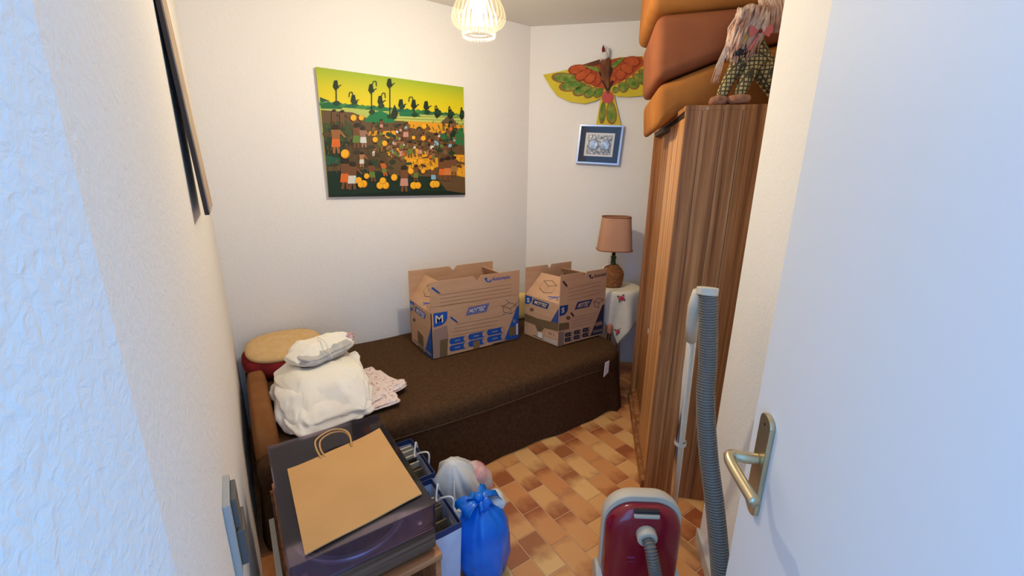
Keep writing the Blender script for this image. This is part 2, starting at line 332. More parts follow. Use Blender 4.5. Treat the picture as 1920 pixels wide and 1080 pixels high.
# terracotta floor tiles in running bond, long side across the room
TP, TL, GR = .0995, .199, .0058
tm = G().box(-TP/2+GR/2, TP/2-GR/2, -TL/2+GR/2, TL/2-GR/2, -.008, 0)
proto = tm.build('floor_tile', 'terracotta', fl, bevel=0)
bmme = proto.data
X0 = 1.34*1.0536; Y0 = 1.09*1.0536
first = True; rest = G()
for i in range(-34, 17):
    xc = X0+TP*(i+.5)
    for j in range(-14, 8):
        yc = Y0+TL*(j+.5)+(TL/2 if i % 2 else 0)
        if yc < -1.5 or yc > 2.6 or xc < -2.1 or xc > 2.9: continue
        if .35 < xc < 2.3 and .3 < yc < 1.85 and xc-yc < .95 and xc+yc > .95:
            if first: o = proto; first = False
            else: o = proto.copy(); COL.objects.link(o); o.parent = fl
            o.location = (xc, yc, random.uniform(-.0006, .0006))
        else:
            rest.box(xc-TP/2+GR/2, xc+TP/2-GR/2, yc-TL/2+GR/2, yc+TL/2-GR/2, -.008, 0)
ro = rest.build('tile_field', mat('terracotta_far', (196, 132, 78), .45, rgb2=(160, 92, 52), nscale=7), fl, fix=False); ro['kind'] = 'stuff'

# ------------------------------------------------------------------ room door (open, right of the camera)
d2 = math.sqrt(.5)
DL = (.805, .335)                                    # leading edge on the floor; door runs back along (-1,-1)
dr = bpy.data.objects.new('door_1', None); COL.objects.link(dr); dr.location = (DL[0], DL[1], 0); dr.rotation_euler = (0, 0, R(225)); tag(dr, 'smooth white painted room door standing open with brushed lever handle', kind='structure')
# local +x runs from the leading edge to the hinge; local -y faces the room passage (camera side)
G().box(0, .73, 0, .04, .01, 2.04).build('door_leaf', 'door_paint', dr, bevel=.003)
hp = G()
pl = [(-.019, -.105), (.019, -.105)]
arc = lambda z0, s: [(.0235*math.cos(a), z0+s*.016*math.sin(a)) for a in [math.pi*k/8 for k in range(9)]]
outline = arc(.088, 1)+[(-x, z) for x, z in arc(-.088, -1)]
hx, hz = .068, .962
hp.prism(outline, lambda x, z: (hx+x, -.0005, hz+z), lambda x, z: (hx+x, -.009, hz+z))
h = hp.build('handle', 'champagne_metal', dr, bevel=.002)
lv = G().tube(catmull([(hx, -.008, hz+.012), (hx, -.03, hz+.012), (hx-.002, -.052, hz+.012), (hx+.008, -.060, hz+.011), (hx+.035, -.058, hz+.007), (hx+.078, -.050, hz+.001), (hx+.102, -.046, hz-.002)], 5), [.0105]*11+[.0108, .0106, .0102]+[.010]*17, 12)
lv.build('lever', 'champagne_metal', h, smooth=True)
for zz in (.085, -.085): G().prism([(.003*math.cos(a), .003*math.sin(a)) for a in [math.pi*k/4 for k in range(8)]], lambda x, z: (hx+x, -.0088, hz+zz+z), lambda x, z: (hx+x, -.0094, hz+zz+z)).build('screw', 'dark_slot', h)

# light switch on the left wall
sw = thing('light_switch', 'grey double light switch plate on left wall low in the picture', 'light switch', (-.083, .86, .74))
G().box(0, .012, -.05, .05, -.02, .145).build('back_plate', 'switch_grey', sw, bevel=.002)
G().box(.012, .021, -.030, .035, .075, .140).build('rocker', 'switch_dark', sw, bevel=.002)
G().box(.012, .026, -.034, .038, -.01, .07).build('rocker', 'switch_dark', sw, bevel=.002)

# picture on left wall seen edge-on, hung with its bottom held off the wall
pc = thing('picture_panel', 'thin wall picture seen edge-on at the upper left wall', 'picture', (-.078, 1.58, 1.36))
sl = lambda z: .028-.027*z/.62
def slab(x0, x1, ya, yb, z0=0.0, z1=.62):
    return G().add([(sl(z0)+x0, ya, z0), (sl(z0)+x1, ya, z0), (sl(z0)+x1, yb, z0), (sl(z0)+x0, yb, z0), (sl(z1)+x0, ya, z1), (sl(z1)+x1, ya, z1), (sl(z1)+x1, yb, z1), (sl(z1)+x0, yb, z1)],
                   [(0, 3, 2, 1), (4, 5, 6, 7), (0, 1, 5, 4), (1, 2, 6, 5), (2, 3, 7, 6), (3, 0, 4, 7)])
slab(-.004, .006, -.17, .17).build('backing_board', 'picture_back', pc)
slab(.006, .009, -.165, .175, .004, .62).build('picture_sheet', 'picture_face', pc)
G().tube([(-.002, 0, .60), (.012, 0, .60)], .002, 6).build('nail', 'steel', pc)

# ------------------------------------------------------------------ painting on the back wall
PW, PH = .895, .69
pt = thing('canvas_painting', 'unframed canvas painting of a pumpkin harvest under a yellow-green sky', 'painting', (.499, YB-.012, 1.337))
G().box(0, PW, -.012, .011, 0, PH).build('stretched_canvas', 'canvas_edge', pt, bevel=.002)
P = Print(homog([(38, 65), (1100, 207), (1118, 995), (145, 995)], [(0, PH), (PW, PH), (PW, 0), (0, 0)]), lambda a, b, k: (min(max(a, 0), PW), -.0122-k*.000008, min(max(b, 0), PH)))
top = lambda x: 65+(x-38)*.1337
for k in range(4):
    a0, a1 = k/4, (k+1)/4; xa, xb = a0*PW, a1*PW
    c0, c1, c2 = (154, 178, 44), (206, 196, 28), (240, 206, 22)
    P.poly([(xa, PH), (xb, PH), (xb, PH*.87), (xa, PH*.87)], 0, [c0, c0, c1, c1], raw=True)
    P.poly([(xa, PH*.87), (xb, PH*.87), (xb, PH*.68), (xa, PH*.68)], 0, [c1, c1, c2, c2], raw=True)
P.poly([(60, 300), (220, 330), (330, 345), (470, 345), (620, 365), (800, 385), (960, 405), (1110, 410), (1118, 995), (145, 995)], (176, 188, 92))
rnd = random.Random(3)
for i in range(26):
    x = 80+i*40; y = 318+i*3.6
    P.poly([(x-55, y+22), (x-20, y+4), (x+10, y-4-rnd.random()*8), (x+40, y+6), (x+70, y+24)], rnd.choice([(36, 112, 62), (60, 130, 60), (120, 160, 70), (28, 96, 66)]))
for i in range(9): P.line((430, 392+i*9), (1100, 412+i*11), 3, (208, 204, 110) if i % 2 else (96, 120, 50))
P.poly([(80, 375), (300, 392), (420, 440), (640, 455), (760, 470), (900, 470), (1110, 500), (1118, 995), (145, 995), (95, 520)], (98, 74, 46))
P.poly([(380, 458), (430, 400), (500, 378), (560, 408), (600, 430), (600, 468), (480, 470)], (24, 116, 66))
P.poly([(75, 330), (150, 328), (225, 352), (230, 368), (80, 365)], (28, 100, 56)); P.poly([(70, 282), (145, 312), (75, 318)], (30, 84, 50))
P.poly([(630, 400), (700, 368), (775, 400), (790, 425), (640, 420)], (30, 112, 70)); P.poly([(930, 470), (1000, 405), (1075, 500), (940, 500)], (98, 82, 58))
P.poly([(690, 455), (930, 470), (1110, 490), (1110, 545), (900, 545), (700, 500)], (222, 154, 34))
P.poly([(1000, 520), (1100, 505), (1110, 640), (960, 600), (930, 560)], (44, 110, 60)); P.poly([(95, 470), (260, 450), (330, 520), (260, 600), (110, 620)], (60, 76, 40))
P.poly([(108, 600), (280, 600), (320, 690), (280, 770), (130, 780)], (36, 54, 32)); P.poly([(120, 700), (215, 720), (220, 770), (130, 770)], (34, 86, 62))
P.poly([(250, 620), (560, 640), (560, 800), (300, 790)], (84, 64, 38)); P.poly([(130, 812), (420, 800), (640, 850), (900, 860), (980, 960), (1060, 992), (145, 995)], (26, 48, 34))
P.poly([(150, 985), (620, 960), (1000, 965), (1116, 985), (1118, 995), (145, 995)], (18, 36, 26))
for q in ([(405, 530), (480, 525), (500, 560), (410, 560)], [(515, 528), (625, 524), (625, 580), (515, 580)], [(690, 735), (915, 722), (920, 790), (820, 815), (690, 780)], [(1030, 700), (1108, 705), (1108, 760), (1030, 740)], [(1030, 765), (1112, 780), (1114, 868), (1030, 850)], [(620, 650), (760, 655), (900, 700), (700, 740), (540, 680)]):
    P.poly(q, (226, 156, 30))
    xs = [a for a, _ in q]; ys = [b for _, b in q]
    for k in range(30):
        x = rnd.uniform(min(xs)+12, max(xs)-12); y = rnd.uniform(min(ys)+14, max(ys)-14); P.ell(x, y, 11, 9, rnd.choice([(240, 172, 30), (212, 138, 26), (232, 160, 40)]), 8)
for k in range(60):
    x = rnd.uniform(120, 1090); y = rnd.uniform(480, 830); P.ell(x, y, rnd.uniform(14, 40), rnd.uniform(8, 18), rnd.choice([(44, 58, 34), (66, 60, 34), (86, 66, 40), (36, 70, 44), (58, 48, 30)]), 9, rnd.uniform(-.4, .4))
for k in range(320):                       # dark tufts of foliage
    x = rnd.uniform(110, 1100); y = rnd.uniform(470, 850); P.line((x, y), (x+rnd.uniform(-14, 14), y-rnd.uniform(12, 30)), 4, rnd.choice([(64, 54, 30), (104, 80, 46), (52, 60, 34), (120, 94, 58)]))
def tree(x, y0, y1, cx=None):
    D = (22, 42, 28); P.line((x, y0), (x+4, y1), 7, D)
    P.poly([(x-14, y0-6), (x+8, y0-8), (x+14, y0+30), (x+22, y0+44), (x-4, y0+66), (x-22, y0+38)], D)
    P.line((x+8, y0+40), (x+36, y0+26), 7, D); P.ell(x+6, y1-10, 22, 16, (30, 60, 36))
    if cx: P.path([(x, y0+10), (x+cx*.4, y0-28), (x+cx*.9, y0-26), (x+cx, y0+8)], 6, D)
for a in [(182, 170, 335), (308, 275, 330, -34), (432, 195, 400, 36), (498, 280, 355, 34), (562, 155, 430), (646, 305, 360), (738, 308, 420, -38), (828, 318, 400), (908, 372, 400, -18), (1003, 378, 410, -14), (1090, 385, 410, -10)]: tree(*a)
tree(1008, 460, 700); P.ell(1010, 545, 34, 26, (22, 46, 30)); P.poly([(575, 400), (598, 335), (625, 400), (610, 440), (585, 440)], (34, 44, 28))
def figure(x, y, hh, skirt, skin=(112, 72, 44), lean=0):
    w_ = hh*.13
    P.line((x-w_*.6, y), (x-w_*.2+lean, y-hh*.42), w_*.75, skin); P.line((x+w_*.7, y), (x+w_*.3+lean, y-hh*.42), w_*.75, skin)
    P.poly([(x-w_*1.2+lean*.6, y-hh*.22), (x+w_*1.2+lean*.6, y-hh*.22), (x+w_+lean, y-hh*.52), (x-w_+lean, y-hh*.52)], skirt)
    P.poly([(x-w_+lean, y-hh*.5), (x+w_+lean, y-hh*.5), (x+w_*1.3+lean*1.5, y-hh*.82), (x-w_*1.3+lean*1.5, y-hh*.82)], skin)
    P.ell(x+lean*1.7, y-hh*.91, w_*.95, hh*.09, (48, 32, 22)); P.line((x+w_+lean*1.5, y-hh*.78), (x+w_*2.6+lean*2, y-hh*.55), w_*.6, skin)
W_, BL, OR, PK, GN = (206, 206, 196), (130, 176, 196), (214, 104, 34), (196, 140, 124), (96, 124, 52)
for a in [(190, 685, 205, OR, (150, 96, 52), -4), (330, 650, 180, GN), (385, 645, 150, W_, (150, 110, 90), -8), (495, 680, 155, (96, 100, 48), (100, 84, 44)), (255, 940, 220, OR), (305, 945, 200, W_), (370, 785, 110, W_, (166, 116, 72)), (600, 720, 130, W_), (655, 740, 135, PK), (712, 720, 125, GN), (785, 715, 100, PK), (850, 720, 100, (170, 130, 90)), (900, 660, 120, BL), (680, 600, 130, PK), (815, 590, 90, (150, 120, 60)), (505, 520, 80, PK), (455, 890, 140, GN, (112, 72, 44), -14), (540, 850, 110, (110, 120, 50), (196, 96, 40), -16), (672, 965, 190, PK), (755, 890, 120, GN), (890, 905, 115, BL, (112, 72, 44), -10), (945, 885, 160, OR), (985, 890, 180, (206, 120, 60)), (1030, 860, 150, (150, 110, 60)), (170, 480, 110, (104, 74, 46), (104, 74, 46)), (228, 490, 115, (104, 74, 46), (104, 74, 46)), (965, 720, 100, (120, 90, 60)), (630, 640, 110, (150, 110, 70)), (750, 560, 60, (110, 80, 56), (110, 80, 56), 20), (830, 560, 80, (120, 96, 50)), (870, 680, 90, W_)]: figure(*a)
for k in range(46):
    x = rnd.uniform(430, 1060); y = rnd.uniform(520, 760); figure(x, y, rnd.uniform(46, 84), rnd.choice([W_, BL, OR, PK, GN, (150, 110, 70), (120, 96, 50)]), rnd.choice([(112, 72, 44), (136, 92, 58), (96, 74, 44)]), rnd.uniform(-10, 10))
for x, y, r in [(307, 433, 23), (362, 433, 20), (462, 590, 20), (530, 617, 20), (252, 690, 32), (350, 880, 24), (385, 905, 26), (365, 910, 22), (405, 850, 20), (500, 918, 26), (540, 918, 26), (520, 885, 24), (600, 862, 24), (718, 818, 22), (806, 820, 16), (740, 922, 26), (770, 922, 24), (880, 915, 26), (905, 915, 24), (806, 582, 18), (735, 577, 14), (810, 495, 20), (872, 800, 14)]:
    P.ell(x, y, r, r*1.05, (206, 132, 24)); P.ell(x-r*.1, y-r*.1, r*.82, r*.88, (244, 178, 36)); P.line((x, y-r*.6), (x-2, y+r*.6), 2, (214, 140, 26))
P.build('painted_scene', pt, .55)

# ------------------------------------------------------------------ kite and framed print on the angled wall
rz45 = R(-45)
def wallthing(name, label, cat, off=.0):
    t = thing(name, label, cat, (CX-off*d2, YB-off*d2, 0), rz45); return t     # local x along the wall, local -y into the room
KH = homog([(150, 200), (830, 200), (830, 960), (150, 960)], [(.096, 2.2711), (.7452, 2.2484), (.8056, 1.5571), (.1189, 1.5521)])
kt = wallthing('bird_kite', 'fabric bird kite with spread orange green and yellow wings on wall', 'kite', .02)
def kpoly(pts, y0, y1, name, m, parent, bev=.0):
    return G().prism([KH(*p) for p in pts], lambda x, z: (x, y0, z), lambda x, z: (x, y1, z)).build(name, m, parent, bevel=bev)
def feather(a, b, wd, y, name, m, parent, rim='kite_rim', n=14):
    (ax, ay), (bx, by) = a, b; dx, dy = bx-ax, by-ay; L = math.hypot(dx, dy); nx, ny = -dy/L, dx/L
    def ol(s):
        pts = []
        for k in range(n):
            t = 2*math.pi*k/n; u = .5-.5*math.cos(t)*s; v = math.sin(t)*wd*s*(.75+.4*u)
            pts.append((ax+dx*u+nx*v, ay+dy*u+ny*v))
        return pts
    r = kpoly(ol(1), y, y-.0025, name, rim, parent); kpoly(ol(.84), y-.0025, y-.0042, 'vane', m, r); return r
wl = kpoly([(150, 315), (330, 278), (560, 212), (600, 430), (575, 478), (520, 505), (450, 523), (340, 508), (250, 465), (200, 400)], 0, -.003, 'wing', 'kite_yellow', kt)
wr = kpoly([(600, 212), (700, 190), (860, 182), (1010, 215), (1040, 330), (960, 430), (860, 465), (770, 474), (680, 470), (610, 430)], 0, -.003, 'wing', 'kite_yellow', kt)
kpoly([(330, 280), (560, 212), (598, 420), (520, 400), (440, 365), (370, 330)], -.003, -.0045, 'orange_panel', 'kite_orange', wl); kpoly([(602, 215), (700, 192), (860, 184), (880, 240), (800, 310), (720, 360), (620, 410)], -.003, -.0045, 'orange_panel', 'kite_orange', wr)
for a, b, wd in [((440, 350), (208, 330), 40), ((460, 385), (262, 405), 40), ((500, 400), (362, 450), 38), ((540, 410), (445, 472), 34), ((580, 410), (518, 476), 30)]: feather(a, b, wd, -.003, 'green_feather', 'kite_green', wl)
for a, b, wd in [((660, 400), (680, 445), 26), ((690, 380), (760, 425), 40), ((740, 350), (840, 400), 42), ((790, 320), (930, 370), 42), ((830, 290), (1000, 310), 34)]: feather(a, b, wd, -.003, 'green_feather', 'kite_green', wr)
for a, b, wd in [((470, 262), (330, 290), 36), ((500, 280), (378, 345), 38), ((530, 305), (450, 372), 36), ((560, 335), (520, 395), 26)]: feather(a, b, wd, -.007, 'orange_feather', 'kite_orange', wl, 'kite_orange_rim')
for a, b, wd in [((650, 320), (650, 370), 26), ((680, 285), (730, 345), 40), ((700, 250), (800, 290), 40), ((720, 215), (850, 225), 40)]: feather(a, b, wd, -.007, 'orange_feather', 'kite_orange', wr, 'kite_orange_rim')
kpoly([(335, 275), (560, 205), (560, 240), (400, 275)], -.009, -.011, 'shoulder', 'kite_brown', wl); kpoly([(440, 252), (545, 262), (560, 300), (500, 280)], -.011, -.013, 'dark_feather', 'kite_green', wl)
kpoly([(640, 245), (690, 205), (735, 195), (700, 235), (650, 275)], -.011, -.013, 'dark_feather', 'kite_green', wr)
kpoly([(548, 290), (575, 310), (576, 340), (556, 320)], -.013, -.015, 'dark_feather', 'kite_dark', wl); kpoly([(632, 262), (650, 268), (640, 310), (630, 320)], -.013, -.015, 'dark_feather', 'kite_dark', wr)
tl = kpoly([(572, 440), (655, 440), (712, 690), (528, 690)], 0, -.003, 'tail', 'kite_yellow', kt)
feather((585, 500), (570, 668), 24, -.003, 'green_feather', 'kite_green', tl); feather((635, 500), (645, 672), 40, -.003, 'green_feather', 'kite_green', tl); feather((612, 425), (616, 520), 44, -.006, 'pink_feather', 'kite_pink', tl, 'kite_pink')
bx, bz = KH(600, 320)
bd = G(); rr = []
for cx_, cy_, r_ in [(602, 175, .004), (602, 200, .026), (600, 230, .034), (598, 290, .034), (604, 360, .026), (612, 420, .014), (616, 455, .002)]:
    x, z = KH(cx_, cy_); rr.append([(x+r_*math.cos(a), -.012-r_*.7*abs(math.sin(a)) if math.sin(a) > 0 else -.008+.003*math.sin(a), z) for a in [2*math.pi*k/14 for k in range(14)]])
bd.rings(rr, True, True, True).build('body', 'kite_brown', kt, smooth=True)
for a, b in [((575, 360), (612, 430)), ((648, 360), (616, 430))]:
    x0, z0 = KH(*a); x1, z1 = KH(*b); G().tube([(x0, -.022, z0), (x1, -.022, z1)], .005, 6).build('breast_trim', 'kite_dark', kt)
x, z = KH(590, 185); g = soft(14, 10, .026, .022, .026, .9, .004, 40); g.v = [(p[0]+x, p[1]-.025, p[2]+z) for p in g.v]; hd = g.build('head', 'kite_white', kt, smooth=True)
x, z = KH(614, 165); g = soft(12, 8, .012, .014, .035, .9, .004, 50); g.v = [(p[0]+x, p[1]-.02, p[2]+z) for p in g.v]; g.build('crest', 'kite_white', kt, smooth=True)
x0, z0 = KH(585, 160); x1, z1 = KH(583, 112); G().tube([(x0, -.03, z0), ((x0+x1)/2-.002, -.038, (z0+z1)/2), (x1, -.034, z1)], [.011, .010, .002], 8).build('beak', 'kite_red', kt, smooth=True)

fm = wallthing('framed_print', 'small silver framed print with navy mat below the bird kite', 'picture frame', .03)
F4 = [KH(*p) for p in [(415, 672), (731, 680), (692, 965), (384, 948)]]
FH = homog([(0, 1), (1, 1), (1, 0), (0, 0)], F4); FP = lambda a, b: FH(a, b)
def fquad(a0, a1, b0, b1, y0, y1, name, m, par): return G().prism([FP(a0, b0), FP(a1, b0), FP(a1, b1), FP(a0, b1)], lambda x, z: (x, y0, z), lambda x, z: (x, y1, z)).build(name, m, par, bevel=.0006)
fquad(.02, .98, .02, .98, .02, .004, 'backing', 'mat_white', fm); fquad(.03, .97, .03, .97, .004, .001, 'navy_mat', 'mat_navy', fm)
t_ = .045
for a in [(0, 1, 0, t_), (0, 1, 1-t_, 1)]: fquad(*a, .022, -.010, 'frame_rail', 'frame_silver', fm)
for a in [(0, t_, t_, 1-t_), (1-t_, 1, t_, 1-t_)]: fquad(*a, .022, -.010, 'frame_rail', 'frame_silver', fm)
wm = fquad(.17, .83, .20, .80, .001, -.001, 'white_mat', 'mat_white', fm)
fquad(.22, .78, .25, .75, -.001, -.003, 'silver_plate', 'silver_relief', fm)
for cx_ in (.37, .64):
    rr = []
    for rr_, yy in [(.115, -.003), (.115, -.006), (.085, -.0075), (.04, -.006)]:
        ring = []
        for k in range(20):
            a = 2*math.pi*k/20; q = rr_*(1+.08*math.sin(5*a+cx_*20)); x, z = FP(cx_+q*math.cos(a), .5+q*1.25*math.sin(a)); ring.append((x, yy, z))
        rr.append(ring)
    G().rings(rr, True, False, True).build('relief_disc', mat('relief_light', (206, 204, 200), .3, rgb2=(130, 130, 132), nscale=40, metal=.4), fm, smooth=True)
Gg = G().prism([FP(t_, t_), FP(1-t_, t_), FP(1-t_, 1-t_), FP(t_, 1-t_)], lambda x, z: (x, -.0078, z), lambda x, z: (x, -.0088, z))
def clear_glass():
    m = bpy.data.materials.new('clear_glass'); m.use_nodes = True; MATS['clear_glass'] = m; nt = m.node_tree; nt.nodes.remove(nt.nodes['Principled BSDF']); o = nt.nodes['Material Output']
    t = nt.nodes.new('ShaderNodeBsdfTransparent'); g = nt.nodes.new('ShaderNodeBsdfGlossy'); g.inputs['Roughness'].default_value = .02; m2 = nt.nodes.new('ShaderNodeMixShader'); m2.inputs[0].default_value = .012; nt.links.new(t.outputs[0], m2.inputs[1]); nt.links.new(g.outputs[0], m2.inputs[2]); nt.links.new(m2.outputs[0], o.inputs[0])
clear_glass(); Gg.build('pane', 'clear_glass', fm)

# ------------------------------------------------------------------ pendant lamp
LX, LY, LZ = .935, 1.648, 2.095; LS = 1.09
pn = thing('pendant_lamp', 'lit ribbed glass pendant lamp hanging from the ceiling', 'lamp', (LX, LY, 0))
prof = [(.026, .100), (.034, .094), (.046, .080), (.062, .060), (.079, .036), (.092, .012), (.0985, -.012), (.0985, -.030), (.092, -.050), (.078, -.064), (.062, -.076), (.056, -.082), (.059, -.088), (.063, -.094), (.061, -.100), (.058, -.1045)]
prof = [(r, z if z > -.012 else -.012+(z+.012)*.66) for r, z in prof]
def rib(a, r, z):
    if z > -.053*LS: return r*(1+.012*math.cos(28*a))
    return r*(1+.025*math.cos(36*a)) if z < -.063*LS else r
sh = G().lathe([(r*LS, z*LS) for r, z in prof], 168, (0, 0, LZ), fn=rib); so = sh.build('glass_shade', 'lamp_glass', pn, smooth=True)
for k in range(40):
    a = 2*math.pi*k/40
    if k == 0:
        dg_ = soft(8, 6, .0032, .0032, .0045, 1); b0 = dg_.build('rim_bead', 'lamp_glass', so, smooth=True); b0.location = (.0575*LS, 0, LZ-.0755*LS)
    else:
        b = b0.copy(); COL.objects.link(b); b.parent = so; b.location = (.0575*LS*math.cos(a), .0575*LS*math.sin(a), LZ-.0755*LS)
G().lathe([(.0, .175), (.016, .172), (.018, .12), (.030, .118), (.030, .108), (0, .106)], 20, (0, 0, LZ)).build('lamp_holder', mat('brass', (176, 136, 70), .3, metal=.9), pn, smooth=True)
G().tube([(0, 0, LZ+.17), (0, 0, CEIL-.03)], .004, 8).build('cord', 'rope_white', pn)
G().lathe([(.05, CEIL), (.05, CEIL-.01), (.02, CEIL-.045), (0, CEIL-.046)], 24).build('ceiling_rose', 'brass', pn, smooth=True)
G().lathe([(0, .105), (.013, .10), (.014, .075), (.026, .05), (.030, .03), (.026, .01), (.012, -.002), (0, -.004)], 20, (0, 0, LZ)).build('bulb', 'bulb_glow', pn, smooth=True)
ld = bpy.data.lights.new('pendant_light', 'POINT'); ld.energy = PENDANT_W; ld.color = (1.0, .91, .74); ld.shadow_soft_size = .04
lo = bpy.data.objects.new('pendant_light', ld); COL.objects.link(lo); lo.parent = pn; lo.location = (0, 0, LZ-.03)

# ------------------------------------------------------------------ wardrobe
WL, WD, WH = .93, .62, 1.735
W0 = (1.485, 1.043)
wd = thing('wardrobe', 'walnut veneer wardrobe with sliding doors along the right side', 'wardrobe', (W0[0], W0[1], 0), R(45))
G().box(0, .018, -WD, 0, 0, WH-.018).build('side_panel', 'walnut', wd, bevel=.001)
G().box(WL-.018, WL, -WD, 0, 0, WH-.018).build('side_panel', 'walnut', wd, bevel=.001)
G().box(0, WL, -WD, .002, WH-.018, WH).build('top_panel', 'walnut', wd, bevel=.001)
G().box(.018, WL-.018, -WD, -.005, .05, .068).build('bottom_panel', 'walnut', wd)
G().box(.018, WL-.018, -WD, -WD+.006, .05, WH-.018).build('back_panel', 'walnut', wd)
G().box(.018, WL-.018, -.012, .012, 0, .05).build('bottom_rail', 'walnut', wd, bevel=.002)
G().box(.018, WL-.018, -.06, -.004, WH-.034, WH-.018).build('top_track', mat('track_dark', (40, 30, 24), .5), wd)
dn = G().box(.02, .40, -.026, -.008, .052, WH-.036).build('door', 'walnut_door', wd, bevel=.001)
df = G().box(.38, WL-.02, -.054, -.036, .052, WH-.036).build('door', 'walnut', wd, bevel=.001)
def disc(par, x, y, z, rx, rz_, m, name, t=.001):
    return G().prism([(rx*math.cos(a), rz_*math.sin(a)) for a in [2*math.pi*k/16 for k in range(16)]], lambda a, b: (x+a, y, z+b), lambda a, b: (x+a, y+t, z+b)).build(name, m, par)
disc(dn, .06, -.008, .80, .014, .014, 'dark_slot', 'finger_pull', .0012); disc(df, .50, -.036, .80, .014, .014, 'dark_slot', 'finger_pull', .0012)
disc(df, .62, -.036, .60, .012, .018, 'paper_white', 'price_tag', .0012)
G().prism([(.007*math.cos(a), .007*math.sin(a)) for a in [2*math.pi*k/14 for k in range(14)]], lambda a, b: (0, -.075+a, WH-.012+b), lambda a, b: (-.0015, -.075+a, WH-.012+b)).build('screw_cap', mat('cap_beige', (186, 144, 104), .6), wd)
for yy in (-.06, -.135, -.2):
    G().box(-.0006, 0, yy, yy+.002, .0, WH-.02).build('veneer_joint', mat('veneer_line', (70, 42, 28), .6), wd)

# seat cushions piled on the wardrobe (wardrobe frame)
def cush(poly, x0, x1, label, m, bev=.04):
    t = thing('seat_cushion', label, 'cushion', (W0[0], W0[1], 0), R(45), 'foam seat cushions piled on the wardrobe')
    c = G().prism(poly, lambda y, z: (x0, y, z), lambda y, z: (x1, y, z)).build('cover', m, t, bevel=bev, seg=5, smooth=True)
    return t
cush([(.085, 1.66), (.10, 1.835), (-.15, 1.928), (-.45, 2.00), (-.45, 1.737), (-.01, 1.737)], .16, .68, 'lowest brown foam seat cushion lying on top of the wardrobe', 'seat_foam')
cush([(.108, 1.842), (.125, 2.094), (-.18, 2.105), (-.45, 2.11), (-.45, 2.01), (-.15, 1.935)], .15, .66, 'rust brown middle foam cushion of the pile on the wardrobe', 'seat_foam_rust')
cush([(.15, 2.105), (.15, 2.37), (-.45, 2.37), (-.45, 2.12), (-.18, 2.112)], .16, .70, 'uppermost foam seat cushion of the pile under the ceiling', 'seat_foam')

# plush toy on the wardrobe: skin-modifier body, in the wardrobe frame
ty = thing('plush_dog', 'shaggy plush dog in checked cloth with pink bow on the wardrobe', 'toy', (W0[0], W0[1], WH), R(45))
sk = {'pel': ((.085, -.29, .085), .055), 'bk': ((.09, -.27, .14), .05), 'ch': ((.085, -.225, .185), .048), 'nk': ((.085, -.215, .245), .030), 'hd0': ((.08, -.205, .30), .03),
      'sl': ((.062, -.175, .15), .030), 'el': ((.05, -.145, .085), .024), 'wl': ((.045, -.125, .03), .021),
      'sr': ((.055, -.225, .14), .030), 'er': ((.04, -.20, .08), .026), 'wr': ((.035, -.185, .03), .023),
      'hl': ((.10, -.36, .06), .045), 'kl': ((.06, -.34, .045), .035)}
ed = [('pel', 'bk'), ('bk', 'ch'), ('ch', 'nk'), ('nk', 'hd0'), ('ch', 'sl'), ('sl', 'el'), ('el', 'wl'), ('ch', 'sr'), ('sr', 'er'), ('er', 'wr'), ('pel', 'hl'), ('pel', 'kl')]
ks = list(sk); me = bpy.data.meshes.new('body'); me.from_pydata([sk[k][0] for k in ks], [(ks.index(a), ks.index(b)) for a, b in ed], []); me.materials.append(MATS['checked_cloth'])
tb = bpy.data.objects.new('body', me); COL.objects.link(tb); tb.parent = ty
md = tb.modifiers.new('skin', 'SKIN'); md.use_smooth_shade = True; tb.modifiers.new('sub', 'SUBSURF').render_levels = 2
for i, k in enumerate(ks):
    me.skin_vertices[0].data[i].radius = (sk[k][1],)*2; me.skin_vertices[0].data[i].use_root = (k == 'pel')
for px_, py_, pz_, lx in [(.035, -.118, .019, .034), (.025, -.185, .021, .040)]:
    g = soft(14, 9, .030, lx, .019, .9, .006, 40, seed=px_*99); g.v = [(p[0]+px_, p[1]+py_, p[2]+pz_) for p in g.v]; g.build('paw', 'toy_paw', ty, smooth=True)
g = soft(20, 14, .036, .045, .085, .95, .008, 25, seed=3)
g.v = [(p[0]*(1-.0*p[2])+.055, p[1]*(1-max(-p[2], 0)*5)-.170-p[2]*.25, p[2]+.255) for p in g.v]; hdt = g.build('head', 'toy_hair', ty, smooth=True)
g = soft(14, 10, .015, .018, .014, .9); g.v = [(p[0]+.033, p[1]-.162, p[2]+.180) for p in g.v]; g.build('nose', 'nose_black', hdt, smooth=True)
g = soft(14, 10, .014, .012, .022, .9); g.v = [(p[0]+.036, p[1]-.185, p[2]+.192) for p in g.v]; g.build('muzzle', 'nose_black', hdt, smooth=True)
G().tube([(.026, -.172, .205), (.022, -.180, .235), (.024, -.184, .255)], [.006, .007, .002], 6).build('ear_ribbon', 'tongue_yellow', hdt)
hr = G(); rnd = random.Random(11)
for k in range(150):
    a = rnd.uniform(-1, 1); y0 = -.195+a*.05; x0 = .05+rnd.uniform(-.03, .02); z0 = .33-rnd.uniform(0, .05)
    s = rnd.uniform(.55, 1.0)*.15; yy = -.172+a*rnd.uniform(.035, .055)
    hr.tube([(x0, y0, z0), (x0-.022, (y0+yy)/2+rnd.uniform(-.008, .008), z0-s*.35), (.032+rnd.uniform(-.012, .01), yy+rnd.uniform(-.006, .006), z0-s*.75), (.030+rnd.uniform(-.01, .01), yy+rnd.uniform(-.008, .008), z0-s)], [.005, .0055, .004, .001], 5)
for k in range(70):
    y0 = -.245+rnd.uniform(-.05, .03); z0 = .36; hr.tube([(.06, y0, z0), (.035+rnd.uniform(-.01, .01), y0-.01+rnd.uniform(-.01, .01), z0-.05), (.035, y0-.012+rnd.uniform(-.015, .015), z0-.12)], [.005, .005, .001], 5)
